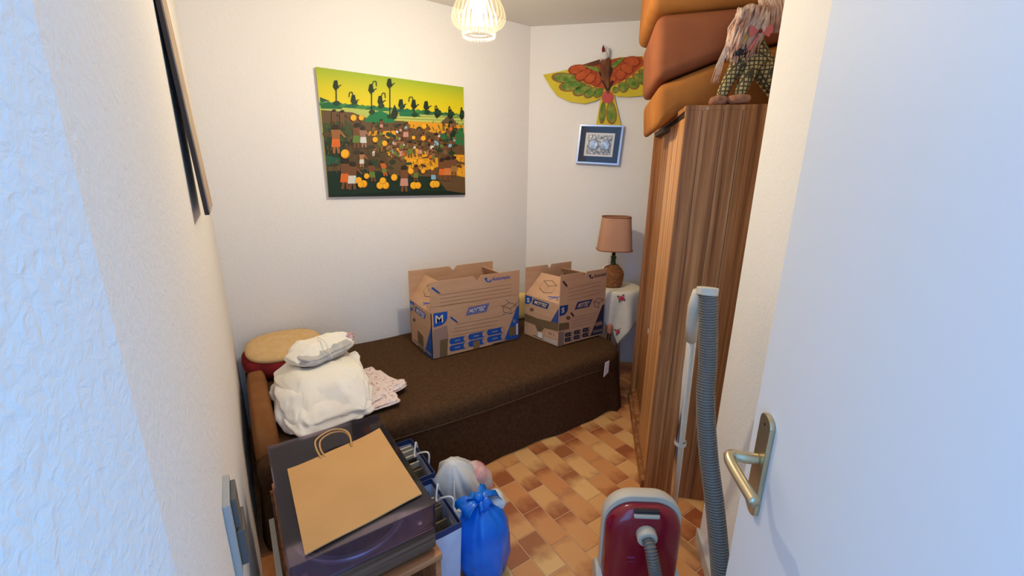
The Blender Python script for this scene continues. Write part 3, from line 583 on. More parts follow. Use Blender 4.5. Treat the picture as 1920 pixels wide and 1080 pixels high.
for k in range(16):
    hr.tube([(.05, -.14, .27), (.03, -.125+rnd.uniform(-.01, .01), .2), (.03, -.105+rnd.uniform(-.012, .012), .14), (.03, -.10+rnd.uniform(-.012, .02), .08)], [.003, .003, .002, .0006], 4)
hr.build('hair', 'toy_hair', hdt, smooth=True)
bw = G()
for s in (-1, 1):
    bw.add([(.03, -.222, .238), (.022, -.222+s*.034, .262), (.018, -.222+s*.040, .240), (.022, -.222+s*.030, .216), (.045, -.222+s*.03, .24)], [(0, 1, 2), (0, 2, 3), (0, 4, 1), (0, 3, 4), (1, 4, 2), (2, 4, 3)])
bw.add([(.028, -.226, .232), (.030, -.214, .226), (.016, -.188, .178), (.02, -.198, .176), (.034, -.205, .2)], [(0, 1, 2, 3), (0, 3, 4), (1, 4, 2), (0, 4, 1), (2, 4, 3)])
bw.v = [(x-.022, y+.004, z) for x, y, z in bw.v]; bw.build('bow', 'bow_pink', ty, bevel=.002)
g = soft(10, 8, .006, .006, .006, 1); g.v = [(p[0]+.000, p[1]-.218, p[2]+.238) for p in g.v]; g.build('bow_knot', 'kite_red', ty, smooth=True)

# ------------------------------------------------------------------ daybed
BX0, BX1, BY0, BY1, BZ = -.045, 2.045, 1.636, 2.675, .41
db = thing('daybed', 'low daybed under a dark brown cover along the back wall', 'bed', (1.0, 2.15, 0))
def rr_outline(inset, rad4, n=10, m=26):
    x0, x1, y0, y1 = BX0+inset, BX1-inset, BY0+inset, BY1-inset; pts = []
    cs = [(x1, y0, rad4[0], -90, 0), (x1, y1, rad4[1], 0, 90), (x0, y1, rad4[2], 90, 180), (x0, y0, rad4[3], 180, 270)]
    sg = [(1, -1), (1, 1), (-1, 1), (-1, -1)]
    for i, (cx_, cy_, r_, a0, a1) in enumerate(cs):
        r_ = max(r_-inset*.6, .004); ox, oy = cx_-sg[i][0]*r_, cy_-sg[i][1]*r_
        arc_ = [(ox+r_*math.cos(R(a0+(a1-a0)*k/n)), oy+r_*math.sin(R(a0+(a1-a0)*k/n)), math.cos(R(a0+(a1-a0)*k/n)), math.sin(R(a0+(a1-a0)*k/n))) for k in range(n+1)]
        pts += arc_
        nx = cs[(i+1) % 4]; r2 = max(nx[2]-inset*.6, .004); tx, ty_ = nx[0]-sg[(i+1) % 4][0]*r2, nx[1]-sg[(i+1) % 4][1]*r2
        b0 = (tx+r2*math.cos(R(nx[3])), ty_+r2*math.sin(R(nx[3])))
        for k in range(1, m): t = k/m; pts.append((arc_[-1][0]*(1-t)+b0[0]*t, arc_[-1][1]*(1-t)+b0[1]*t, arc_[-1][2], arc_[-1][3]))
    return pts
RAD = (.20, .24, .03, .03)
lv_ = [(.30, BZ+.004, 0), (.15, BZ+.004, 0), (.06, BZ+.002, 0), (.025, BZ-.006, 0), (.008, BZ-.022, 0), (0, BZ-.05, 0), (.004, BZ-.085, 0), (.001, BZ-.092, .1), (.006, BZ-.10, .1), (.004, .24, .3), (.0, .16, .55), (-.004, .08, .8), (-.008, .004, 1)]
rings = []
for ins, z, fl_ in lv_:
    ring = []
    for i, (x, y, nx, ny) in enumerate(rr_outline(ins, RAD)):
        s = x*1.0+y*1.3; d = fl_*(.008*math.sin(s*9.0)+.005*math.sin(s*23+1.3))
        if nx > .2 and ny < 0: d += fl_*.035
        if y > BY1-.06 and ny > .5: d = -abs(d)*.2-.003
        zz = z+(.005*noise.noise(Vector((x*4, y*4, 0))) if z > .35 else 0)
        if ny < -.5 and BZ-.1 < z < BZ+.0: zz += .006*math.sin(x*5)
        ring.append((x+nx*d, y+ny*d, zz))
    rings.append(ring)
cv = G().rings(rings, True, True, False); cv.build('bedspread', 'bed_brown', db, smooth=True, off=(1.0, 2.15, 0))
sp = [(x+nx*.004, y+ny*.004, BZ-.088+.006*math.sin(x*5)) for x, y, nx, ny in rr_outline(0, RAD) if ny < -.3 and .1 < x < 1.8]
sp.sort(); G().tube(sp, .0025, 6).build('seam', mat('seam_brown', (84, 62, 46), .9), db, smooth=True, off=(1.0, 2.15, 0))
# upholstered bolster arm at the head end
ar = soft(30, 20, .050, .37, .27, .35); ar.v = [(p[0]+.002-1.0, p[1]+2.05-2.15, max(p[2]+.25, .005)) for p in ar.v]
ar.build('arm', 'arm_brown', db, smooth=True)
# paper tag at the foot corner
tg = thing('paper_tag', 'white paper slip hanging at the foot corner of the bed', 'paper', (1.80, 1.617, .335))
G().add([(-.024, .000, -.052), (.016, .002, -.030), (.022, .006, .045), (-.014, .004, .040), (-.024, -.003, -.052), (.016, -.001, -.030), (.022, .003, .045), (-.014, .001, .040)], [(0, 1, 2, 3), (7, 6, 5, 4), (0, 4, 5, 1), (1, 5, 6, 2), (2, 6, 7, 3), (3, 7, 4, 0)]).build('slip', 'paper_white', tg)

# ------------------------------------------------------------------ moving boxes
def carton(name, label, ox, oy, wx, dy, fold, fh, shear, flap_l, flap_r):
    t = thing(name, label, 'box', (ox, oy, BZ+.008), 0, 'cardboard moving boxes on the bed'); T = .004
    X = lambda x, y: x+shear*y/dy
    def wall(p0, p1, z0, z1, nm, notch=None, par=t):
        (xa, ya), (xb, yb) = p0, p1; L = math.hypot(xb-xa, yb-ya); nx, ny = -(yb-ya)/L*T, (xb-xa)/L*T
        out = [(0, z0), (1, z0), (1, z1), (0, z1)]
        if notch: n0, n1, dp = notch; out = [(0, z0), (1, z0), (1, z1), (n1+.006, z1), ((n0+n1)/2, z1-dp), (n0-.006, z1), (0, z1)]
        return G().prism(out, lambda a, z: (xa+(xb-xa)*a, ya+(yb-ya)*a, z), lambda a, z: (xa+(xb-xa)*a+nx, ya+(yb-ya)*a+ny, z)).build(nm, 'cardboard', par)
    A, B_, C_, D_ = (X(0, 0), 0), (X(wx, 0), 0), (X(wx, dy), dy), (X(0, dy), dy)
    wall(A, B_, 0, fold, 'front_panel'); wall(B_, C_, 0, fold, 'side_panel'); wall(C_, D_, 0, fold, 'back_panel'); wall(D_, A, 0, fold, 'side_panel')
    wall(A, B_, fold+.0008, fold+fh, 'flap', (.46, .54, .03)); wall(C_, D_, fold+.0008, fold+fh, 'flap', (.46, .54, .03))
    G().prism([(A[0], A[1]), (B_[0], B_[1]), (C_[0], C_[1]), (D_[0], D_[1])], lambda x, y: (x, y, 0), lambda x, y: (x, y, .003)).build('base_panel', 'cardboard', t)
    fs = {}
    for sgn, (p, q), ang, nm in ((1, (D_, A), flap_l, 'l'), (-1, (C_, B_), flap_r, 'r')):
        dx, dz = math.sin(R(ang))*sgn, math.cos(R(ang))
        def f(a, b, off=0, p=p, q=q, dx=dx, dz=dz, sgn=sgn):     # a along panel 0..1 back->front, b height
            ins = .03*b/fh if False else 0
            return (p[0]+(q[0]-p[0])*a+dx*b-sgn*dz*off, p[1]+(q[1]-p[1])*a, fold+.001+dz*b+dx*sgn*off)
        o = G().prism([(.01, 0), (.99, 0), (.96, fh), (.04, fh)], lambda a, b: f(a, b, 0), lambda a, b: f(a, b, -T)).build('flap', 'cardboard', t)
        fs[nm] = f
    return t, fs
BLU, GRY, DK, TAPE = (34, 82, 160), (128, 98, 78), (44, 44, 66), (116, 92, 62)
# -- medium box
MW, MD, MF, MFH = .615, .335, .285, .185
mb, mf = carton('moving_box', 'larger open moving box marked M with blue print on the bed', .882, 2.135, MW, MD, MF, MFH, 0, 34, 30)
MH = MF+MFH
P = Print(homog([(190, 270), (940, 175), (925, 735), (210, 890)], [(0, MH), (MW, MH), (MW, 0), (0, 0)]), lambda a, b, k: (min(max(a, 0.001), MW-.001), -.0006-k*.00001, min(max(b, .001), MH-.001)))
P.path([(195, 470), (930, 372)], 2, (150, 112, 84))
P.text('Automatic', (706, 262), (860, 243), (860, 213), (706, 232), BLU, .02)
P.poly([(640, 240), (668, 234), (662, 262)], BLU); P.path([(652, 248), (662, 264), (680, 270), (697, 262), (698, 250)], 9, BLU)
for k in range(4): P.line((270, 374+k*30), (875, 288+k*30), 2.2, GRY)
P.line((210, 312), (262, 352), 16, BLU); P.poly([(262, 342), (284, 364), (256, 358)], (90, 70, 60))
P.line((360, 550), (408, 588), 15, BLU); P.poly([(408, 578), (424, 600), (400, 592)], (90, 70, 60))
P.poly([(484, 541), (510, 476), (684, 442), (656, 510)], BLU); P.poly([(490, 534), (513, 482), (676, 450), (652, 504)], (196, 160, 128)); P.poly([(494, 531), (515, 485), (672, 454), (649, 501)], BLU)
P.text('MOTTEZ', (506, 524), (640, 496), (658, 462), (522, 489), (226, 206, 184), .03)
P.poly([(218, 520), (335, 503), (332, 562), (316, 592), (288, 614), (222, 632)], BLU); P.text('M', (236, 600), (298, 590), (298, 528), (236, 537), (226, 206, 184), .012)
for k in range(4): P.line((400-k*8, 612+k*30), (786-k*28, 548+k*34), 2.2, GRY)
for k in range(3):
    for r_ in range(2):
        x = 350+k*156; y = 745-k*33+r_*56; sl_ = -.2
        P.poly([(x+14, y-22), (x+132, y-44), (x+146, y-36), (x+150, y-20), (x+146, y-4), (x+132, y+4), (x+14, y+26), (x+2, y+18), (x-2, y+2), (x+2, y-14)], BLU)
        P.ell(x+132, y-20, 17, 22, (190, 150, 118)); P.text('books', (x+38, y+10), (x+92, y), (x+92, y-16), (x+38, y-6), (196, 160, 128), .02) if False else P.line((x+42, y-2), (x+88, y-11), 12, (120, 130, 160))
P.poly([(806, 742), (918, 468), (928, 464), (926, 733)], BLU); P.poly([(905, 612), (922, 610), (922, 700), (905, 702)], (206, 196, 186)); P.ell(890, 590, 14, 16, (120, 116, 130)); P.poly([(850, 640), (900, 632), (900, 705), (845, 712)], TAPE)
for q in [((795, 470), (850, 440)), ((850, 440), (905, 455)), ((905, 455), (860, 488)), ((860, 488), (795, 470)), ((795, 470), (800, 515)), ((860, 488), (862, 530)), ((905, 455), (905, 500)), ((800, 515), (862, 530)), ((862, 530), (905, 500)), ((850, 440), (820, 415)), ((905, 455), (918, 430)), ((775, 465), (795, 462)), ((790, 540), (815, 530))]: P.line(*q, 4, (104, 86, 84))
P.poly([(214, 655), (330, 615), (340, 700), (330, 860), (212, 885)], (158, 128, 112)); P.poly([(272, 735), (336, 720), (330, 866), (268, 878)], TAPE)
P.poly([(545, 752), (600, 742), (598, 806), (575, 806), (572, 816), (545, 818)], (134, 106, 70)); P.line((705, 775), (905, 728), 6, (70, 60, 66))
P.build('print', mb)
mleft = homog([(45, 395), (195, 480), (210, 890), (60, 745)], [(0, MF), (MD, MF), (MD, 0), (0, 0)])
P = Print(mleft, lambda a, b, k: (-.0006-k*.00001, MD-min(max(a, .001), MD-.001), min(max(b, .001), MF-.001)))
P.poly([(46, 402), (76, 412), (74, 470), (62, 490), (48, 478)], BLU); P.text('M', (52, 466), (70, 474), (70, 436), (52, 424), (220, 200, 176), .02)
P.poly([(80, 490), (86, 440), (160, 490), (152, 538)], BLU); P.text('MOTTEZ', (90, 492), (146, 528), (152, 496), (94, 454), (226, 206, 184), .03)
P.poly([(150, 835), (200, 590), (208, 600), (210, 885)], BLU); P.poly([(100, 640), (140, 690), (146, 830), (104, 790)], TAPE); P.ell(76, 560, 10, 18, (110, 84, 64)); P.line((75, 730), (200, 850), 14, (150, 130, 120))
P.build('print', mb)
fL = mf['l']
P = Print(lambda x, y: (x, y), lambda a, b, k: fL(a, b, .0006+k*.00001))
def boxsketch(P, x, y, s, c):
    for q in [((0, .2), (.5, .45)), ((.5, .45), (1, .3)), ((1, .3), (.5, .05)), ((.5, .05), (0, .2)), ((0, .2), (0, .7)), ((.5, .45), (.5, .95)), ((1, .3), (1, .8)), ((0, .7), (.5, .95)), ((.5, .95), (1, .8))]:
        P.line((x+q[0][0]*s*.8, y+.08-q[0][1]*s*.22), (x+q[1][0]*s*.8, y+.08-q[1][1]*s*.22), .004, c)
boxsketch(P, .35, .07, .4, (92, 76, 70)); P.path([(.55, .028), (.72, .04), (.78, .02)], .006, BLU); P.path([(.6, .014), (.72, .04), (.8, .05)], .006, BLU)
P.build('print', mb)
# -- small box
SW, SD, SF, SFH = .40, .30, .283, .185
sb, sf = carton('moving_box', 'smaller open moving box marked S nearer the table lamp', 1.632, 1.888, SW, SD, SF, SFH, -.05, 42, 34)
SH_ = SF+SFH
P = Print(homog([(1250, 215), (1605, 145), (1600, 680), (1243, 795)], [(0, SH_), (SW, SH_), (SW, 0), (0, 0)]), lambda a, b, k: (min(max(a, 0.001), SW-.001), -.0006-k*.00001, min(max(b, .001), SH_-.001)))
P.text('Automatic', (1505, 222), (1602, 200), (1602, 172), (1505, 192), DK, .02); P.poly([(1462, 204), (1486, 198), (1480, 222)], DK); P.path([(1472, 212), (1480, 224), (1492, 226), (1500, 214)], 9, DK)
for k in range(4): P.line((1310, 318+k*30), (1560, 248+k*31), 2.2, GRY)
P.line((1268, 258), (1300, 298), 15, (60, 44, 44)); P.line((1338, 506), (1362, 536), 15, (60, 44, 44))
P.poly([(1365, 482), (1388, 418), (1504, 390), (1480, 452)], (40, 50, 92)); P.text('MOTTEZ', (1384, 468), (1468, 446), (1488, 406), (1402, 427), (206, 180, 150), .03)  # front print in darkened blues, this face's shade put into the ink colour
P.poly([(1248, 456), (1314, 442), (1312, 490), (1290, 524), (1248, 541)], (28, 62, 122)); P.text('S', (1264, 512), (1286, 506), (1286, 464), (1264, 470), (216, 196, 172), .03)
for k in range(4): P.line((1345, 552+k*26), (1530-k*8, 500+k*27), 2.2, GRY)
for k in range(3):
    for r_ in range(2):
        x = 1295+k*70; y = 690-k*22+r_*42
        P.poly([(x+6, y-14), (x+58, y-26), (x+64, y-6), (x+58, y+8), (x+6, y+20), (x, y+4)], (46, 46, 62)); P.ell(x+54, y-8, 9, 14, (170, 130, 100)); P.line((x+14, y+2), (x+34, y-3), 9, (110, 100, 104))
P.poly([(1500, 696), (1585, 435), (1600, 428), (1600, 668)], (44, 44, 66)); P.line((1535, 600), (1590, 580), 30, (150, 120, 100)); P.line((1520, 660), (1595, 640), 22, (120, 104, 100))
P.poly([(1243, 598), (1326, 585), (1330, 640), (1243, 662)], TAPE); P.poly([(1243, 672), (1290, 664), (1288, 780), (1243, 795)], (140, 116, 100)); P.ell(1318, 550, 18, 16, (110, 84, 64)); P.line((1430, 745), (1590, 690), 6, (70, 56, 56))
for q in [((1515, 410), (1550, 380)), ((1550, 380), (1590, 390)), ((1590, 390), (1555, 420)), ((1555, 420), (1515, 410)), ((1515, 410), (1520, 445)), ((1555, 420), (1556, 460)), ((1520, 445), (1556, 460))]: P.line(*q, 4, (100, 78, 70))
P.build('print', sb)
def sleft3(a, b, k):
    a = min(max(a, .001), SD-.001); y = SD-a; return (-.05*y/SD-.0006-k*.00001, y, min(max(b, .001), SF-.001))
P = Print(homog([(983, 372), (1245, 440), (1243, 795), (990, 712)], [(0, SF), (SD, SF), (SD, 0), (0, 0)]), sleft3)
P.poly([(985, 378), (1040, 390), (1038, 430), (1014, 456), (986, 452)], BLU); P.text('S', (1000, 438), (1020, 442), (1020, 404), (1000, 398), (226, 206, 184), .03)
P.poly([(1040, 452), (1050, 404), (1170, 440), (1156, 488)], BLU); P.poly([(1046, 449), (1054, 410), (1162, 443), (1151, 482)], DK); P.text('MOTTEZ', (1056, 446), (1146, 474), (1156, 447), (1062, 418), (226, 206, 184), .03)
P.poly([(1180, 600), (1240, 470), (1244, 640), (1190, 640)], (60, 76, 130)); P.poly([(984, 535), (1080, 570), (1244, 600), (1244, 668), (1100, 640), (984, 600)], TAPE); P.poly([(1070, 630), (1140, 650), (1120, 680), (1090, 680)], (110, 88, 62))
P.poly([(1094, 686), (1126, 695), (1126, 745), (1094, 736)], (226, 222, 216)); P.poly([(1150, 665), (1240, 690), (1240, 735), (1150, 710)], (206, 160, 126)); P.text('36 L', (1168, 696), (1220, 710), (1220, 686), (1168, 672), (110, 96, 96), .02)
P.poly([(1142, 720), (1238, 745), (1238, 782), (1142, 752)], (196, 176, 160)); P.ell(1040, 500, 16, 16, (120, 92, 66)); P.line((1060, 715), (1130, 745), 6, (70, 60, 60))
P.build('print', sb)
fS = sf['l']
P = Print(lambda x, y: (x, y), lambda a, b, k: fS(a, b, .0006+k*.00001))
boxsketch(P, .25, .07, .5, (92, 76, 60)); P.path([(.62, .028), (.82, .04), (.9, .02)], .006, BLU); P.path([(.68, .012), (.82, .04), (.92, .052)], .006, BLU)
P.build('print', sb)

# small yellow cushion tucked in the corner behind the boxes
yc = thing('scatter_cushion', 'pale yellow cushion tucked in the corner between the two boxes', 'cushion', (1.765, 2.47, BZ+.005))
g = soft(28, 14, .13, .045, .10, .6, .006, 9); g.v = [(p[0], p[1], p[2]+.10) for p in g.v]; g.build('cover', 'yellow_fabric', yc, smooth=True)

# ------------------------------------------------------------------ linen, cushion on the head end of the bed
rc = thing('round_cushion', 'beige topped cushion with dark red velvet border in the bed corner', 'cushion', (.155, 2.49, BZ+.01))
g = soft(40, 16, .205, .165, .07, .8, .004, 6); g.v = [(p[0], p[1], p[2]+.07+p[1]*.18+.0) for p in g.v]; g.build('border', 'red_velvet', rc, smooth=True)
g = soft(40, 12, .192, .150, .030, .8); g.v = [(p[0]+.006, p[1]+.004, p[2]+.125+p[1]*.18) for p in g.v]; g.build('top_panel', 'cushion_beige', rc, smooth=True)

def lin_fold(cx, cy, cz, sx, sy, sz, rot, seed, amp=.012, droop=None, e=.32, wr=.8):
    c, s_ = math.cos(rot), math.sin(rot)
    g = soft(110, 40, sx, sy, sz, e, amp, 9, seed)
    out = []
    for x, y, z in g.v:
        q = Vector((x*11+seed*3.7+z*5, y*8+1.7*seed, z*14)); rg = (1-abs(noise.noise(q)*2.2))*.012+(1-abs(noise.noise(q*2.3)*2.2))*.006-.010
        L_ = math.sqrt(x*x+y*y)+1e-5; sdw = min(1, (abs(x)/sx)**4+(abs(y)/sy)**4); lay = .006*math.sin(z/sz*9+seed)*sdw
        x += x/L_*(rg*sdw*1.3+lay); y += y/L_*(rg*sdw*1.3+lay); z2 = z+.008*noise.noise(Vector((x*7+seed, y*7, 0)))+rg*wr
        if droop: z2 -= droop(x, y)
        out.append((cx+x*c-y*s_, cy+x*s_+y*c, max(cz+z2, .012)))
    g.v = out; return g
fp = thing('floral_pillowcase', 'folded flowered pillowcase sticking out under the white sheets', 'linen', (.38, 1.93, BZ+.01), R(0))
lin_fold(.02, 0, .030, .20, .15, .022, R(22), 5, .006, e=.25).build('fold', 'floral', fp, smooth=True)
lin_fold(.0, -.05, .018, .17, .15, .016, R(5), 8, .006, e=.25).build('fold', 'floral', fp, smooth=True)
ws = thing('sheet_pile', 'heap of folded white bed sheets at the head end of the bed', 'linen', (.26, 1.98, BZ+.01))
lin_fold(-.02, -.03, .045, .175, .245, .048, R(8), 1, .016, lambda x, y: max(0, -y-.12)*.25).build('fold', 'linen_white', ws, smooth=True)
lin_fold(-.01, -.02, .098, .185, .235, .040, R(-4), 2, .020, lambda x, y: max(0, -y-.10)*.65+max(0, -x-.12)*.4).build('fold', 'linen_white', ws, smooth=True)
lin_fold(.0, .0, .138, .175, .215, .034, R(4), 3, .020, lambda x, y: max(0, -y-.06)*.6+max(0, -x-.10)*.5).build('fold', 'linen_cream', ws, smooth=True)
lin_fold(.14, .02, .115, .045, .19, .030, R(-10), 13, .012, lambda x, y: max(0, -y-.10)*.6).build('fold', 'linen_white', ws, smooth=True)
tw = thing('towel_bundle', 'cream and grey towels folded and tied with string on the sheets', 'towel', (.30, 2.09, BZ+.185))
lin_fold(.0, -.03, .030, .135, .055, .030, R(28), 21, .008, e=.6).build('grey_towel', 'towel_grey', tw, smooth=True)
lin_fold(-.015, .025, .058, .155, .088, .030, R(30), 22, .008, lambda x, y: max(0, -y-.02)*.5+max(0, -x-.06)*.4, e=.5).build('cream_towel', 'linen_cream', tw, smooth=True)
g = soft(16, 8, .02, .012, .028, .8, .006, 40); g.v = [(p[0]+.135, p[1]+.055, p[2]+.055) for p in g.v]; g.build('red_edging', mat('red_print', (196, 60, 66), .8, rgb2=(230, 210, 200), nscale=60), tw, smooth=True)
G().tube(catmull([(.015, -.10, .028), (.008, -.092, .060), (.0, -.04, .095), (-.02, .03, .098)], 6), .0022, 6).build('string', 'rope_white', tw, smooth=True)

# ------------------------------------------------------------------ table with lamp by the angled wall
TX, TY, TZ = 2.26, 2.0, .705
st = thing('side_table', 'small round table on thin metal legs under the flowered cloth', 'table', (TX, TY, 0))
G().lathe([(0, TZ-.002), (.155, TZ-.002), (.158, TZ-.010), (.155, TZ-.018), (0, TZ-.018)], 32).build('table_top', 'walnut', st)
for (x, y) in [(2.105, 1.892), (2.118, 1.775), (2.347, 2.012), (2.30, 2.10)]:
    dx, dy = x-TX, y-TY; G().tube([(dx*.36, dy*.36, TZ-.018), (dx*.60, dy*.60, .38), (dx, dy, .004)], .0065, 8).build('leg', 'leg_metal', st, smooth=True)
cl = thing('tablecloth', 'white cloth with embroidered roses draped over the side table', 'tablecloth', (TX, TY, 0))
HS, RT = .40, .165; CR = R(-126)      # one corner hangs towards the room
def drape(a, b):
    c, s_ = math.cos(CR-R(45)), math.sin(CR-R(45)); x, y = a*c-b*s_, a*s_+b*c; r = math.hypot(x, y); th = math.atan2(y, x)
    if r <= RT: return (x, y, TZ+.003)
    q = r-RT; e = min(q/.03, 1)
    rad = RT+.012*e+q*.06+q*.08*math.sin(4*th+2.0)*e+.012*math.sin(9*th)*min(q/.2, 1)
    return (rad*math.cos(th), rad*math.sin(th), TZ+.003-max(q-.008, 0)*.985)
N = 44; g = G(); gv = [drape(-HS+2*HS*i/N, -HS+2*HS*j/N) for i in range(N+1) for j in range(N+1)]
g.add(gv, [(i*(N+1)+j, (i+1)*(N+1)+j, (i+1)*(N+1)+j+1, i*(N+1)+j+1) for i in range(N) for j in range(N)])
co = g.build('cloth', 'tablecloth', cl, smooth=True); sd = co.modifiers.new('th', 'SOLIDIFY'); sd.thickness = .0015
def motif(a, b, r):
    p0 = Vector(drape(a, b)); n_ = Vector((p0.x, p0.y, 0)).normalized(); tx = Vector((-n_.y, n_.x, 0)); tz = Vector((0, 0, 1)); p0 = p0+n_*.006
    for k in range(9):
        t = 2*math.pi*k/8+.3; pet = k % 2 == 0
        rr_, off, m, nm = (r*.5, r*(.42 if k < 8 else 0), 'rose_pink', 'rose_petal') if pet else (r*.30, r*1.05, 'rose_leaf', 'rose_leaf')
        c_ = p0+tx*(off*math.cos(t))+tz*(off*math.sin(t))+n_*(.0012*(k % 3))
        G().add([tuple(c_+tx*(rr_*math.cos(u))+tz*(rr_*.8*math.sin(u))) for u in [2*math.pi*q/10 for q in range(10)]]+[tuple(c_+n_*.004)], [(q, (q+1) % 10, 10) for q in range(10)]).build(nm, m, co, fix=False)
for a, b in [(.15, .15), (.325, .325)]: motif(a, b, .024)
tlamp = thing('table_lamp', 'wicker covered bottle lamp with pinkish beige fabric shade', 'lamp', (TX-.028, TY+.022, TZ+.004))
wk = G()
pr = [(.055, .0), (.066, .01), (.070, .05), (.073, .09), (.071, .105), (.056, .128), (.034, .150), (.024, .160)]
def prad(z):
    for (r0, z0), (r1, z1) in zip(pr, pr[1:]):
        if z0 <= z <= z1: return r0+(r1-r0)*(z-z0)/(z1-z0)
    return pr[-1][0]
core = G().lathe([(0, 0)]+pr+[(0, .162)], 28).build('bottle', mat('wicker_gap', (84, 48, 24), .8), tlamp, smooth=True)
for k in range(17):
    z = .006+k*.0092; r0 = prad(z); wk.tube([((r0+.002+.0025*math.sin(a*12+(k % 2)*math.pi))*math.cos(a), (r0+.002+.0025*math.sin(a*12+(k % 2)*math.pi))*math.sin(a), z) for a in [2*math.pi*q/72 for q in range(73)]], .0052, 6, False)
wk.build('wicker_weave', 'wicker', tlamp, smooth=True)
G().tube(catmull([(-.028, .0, .165), (-.065, .018, .15), (-.078, .022, .11), (-.076, .02, .05)], 6), .0035, 6).build('wicker_handle', 'linen_cream', tlamp, smooth=True)
G().lathe([(.022, .155), (.018, .175), (.017, .20), (.020, .205), (.020, .215), (.012, .22), (.012, .26), (0, .26)], 20).build('bottle_neck', 'green_glass', tlamp, smooth=True)
def shade_ring(r, z, n=56):
    out = []
    for k in range(n):
        a = 2*math.pi*k/n; c, s_ = math.cos(a), math.sin(a); f_ = (abs(c)**3.2+abs(s_)**3.2)**(-1/3.2)
        x, y = r*f_*c, r*f_*s_*.86; q = R(-38); out.append((x*math.cos(q)-y*math.sin(q), x*math.sin(q)+y*math.cos(q), z))
    return out
so = G().rings([shade_ring(.120, .262), shade_ring(.096, .497), shade_ring(.094, .497), shade_ring(.118, .262), shade_ring(.120, .262)]).build('shade', 'shade_fabric', tlamp, smooth=False)
for r, z in ((.121, .266), (.0965, .494)): G().tube(shade_ring(r, z)+[shade_ring(r, z)[0]], .004, 6, False).build('trim', 'shade_trim', so, smooth=True)
pb = thing('pink_pouch', 'small pinkish cloth pouch hanging beside the table by the box', 'pouch', (2.115, 1.905, 0))
g = soft(18, 12, .024, .024, .042, .8, .006, 30); g.v = [(p[0], p[1], p[2]+.44) for p in g.v]; g.build('pouch', mat('pouch_cloth', (190, 120, 90), .9, rgb2=(206, 140, 120), nscale=30), pb, smooth=True)
G().tube([(.0, .0, .475), (.015, .015, .56), (.03, .02, .60)], .002, 5).build('cord', 'rope_white', pb)

# ------------------------------------------------------------------ turntable on its stand
sn = thing('media_stand', 'low wooden stand carrying the record player', 'stand', (.18, 1.16, 0))
O_ = (.18, 1.16, 0)
G().box(-.004, .372, .885, 1.46, .42, .44).build('stand_top', 'stand_wood', sn, off=O_, bevel=.003)
G().box(-.026, -.012, .89, 1.30, 0, .43).build('side_panel', mat('cream_panel', (206, 190, 160), .6), sn, off=O_)
G().box(.352, .368, .89, 1.455, 0, .42).build('side_panel', 'stand_wood', sn, off=O_)
G().box(-.012, .352, 1.44, 1.45, 0, .42).build('back_panel', 'stand_wood', sn, off=O_)
G().box(-.012, .352, .89, 1.44, .2, .215).build('shelf', 'stand_wood', sn, off=O_); G().box(-.012, .352, .89, 1.44, .02, .035).build('shelf', 'stand_wood', sn, off=O_)
tt = thing('record_player', 'record player with wooden plinth and smoked acrylic lid', 'turntable', (.17, 1.165, .44))
O_ = (.17, 1.165, .44)
TXa, TXb, TYa, TYb = 0.002, .362, .905, 1.435
G().box(TXa, TXb, TYa, TYb, .452, .515).build('plinth', 'oak_strip', tt, off=O_, bevel=.003)
for x in (TXa+.04, TXb-.04):
    for y in (TYa+.04, TYb-.04): G().lathe([(.018, .0), (.018, .012), (.0, .012)], 16, (x-.17, y-1.165, 0)).build('foot', 'rubber', tt)
G().box(TXa+.008, TXb-.008, TYa+.008, TYb-.008, .515, .519).build('deck_plate', 'deck_plate', tt, off=O_)
pcx, pcy = .175, 1.072
pp = G().lathe([(0, .082), (.135, .082), (.138, .09), (.150, .09), (.153, .086), (.153, .079), (0, .079)], 64, (pcx-.17, pcy-1.165, 0)).build('platter', 'steel', tt, smooth=False)
G().lathe([(0, .0935), (.134, .0935), (.134, .083)], 48, (pcx-.17, pcy-1.165, 0)).build('mat', 'platter_black', pp)
G().lathe([(.0, .105), (.004, .104), (.004, .09)], 12, (pcx-.17, pcy-1.165, 0)).build('spindle', 'steel', pp)
ta = G().tube(catmull([(.30, 1.36, .54), (.30, 1.30, .545), (.305, 1.2, .545), (.29, 1.08, .543), (.265, 1.02, .54)], 6), .005, 8); tao = ta.build('tonearm', 'steel', tt, off=O_, smooth=True)
G().lathe([(.03, .079), (.03, .092), (.022, .096), (.022, .112), (0, .113)], 24, (.30-.17, 1.36-1.165, 0)).build('pivot', 'vac_dark', tao)
G().box(.252, .275, 1.0, 1.03, .532, .541).build('headshell', 'vac_dark', tao, off=O_)
for x in (.05, .10, .15, .2): G().box(x, x+.032, 1.372, 1.395, .519, .534).build('switch_key', 'vac_dark', tt, off=O_, bevel=.002)
G().box(.05, .25, 1.345, 1.352, .519, .53).build('hinge_bar', 'deck_plate', tt, off=O_)
for x, y in ((.035, .94), (.33, .94)): G().lathe([(.008, .079), (.008, .084), (0, .085)], 14, (x-.17, y-1.165, 0)).build('knob', 'steel', tt)
LT = .003; LZ0, LZ1 = .517, .600
lid = G()
lid.box(TXa-.001, TXb+.001, TYa-.001, TYb+.001, LZ1-LT, LZ1); lid.box(TXa-.001, TXa+LT, TYa-.001, TYb+.001, LZ0, LZ1-LT); lid.box(TXb-LT, TXb+.001, TYa-.001, TYb+.001, LZ0, LZ1-LT)
lid.box(TXa+LT, TXb-LT, TYa-.001, TYa+LT, LZ0, LZ1-LT); lid.box(TXa+LT, TXb-LT, TYb-LT, TYb+.001, LZ0, LZ1-LT)
lid.build('dust_cover', 'smoked_acrylic', tt, off=O_)
kb = thing('kraft_paper_bag', 'flat brown kraft paper bag with twisted handles lying on lid', 'paper bag', (.19, 1.12, .601))
O_ = (.19, 1.12, .601)
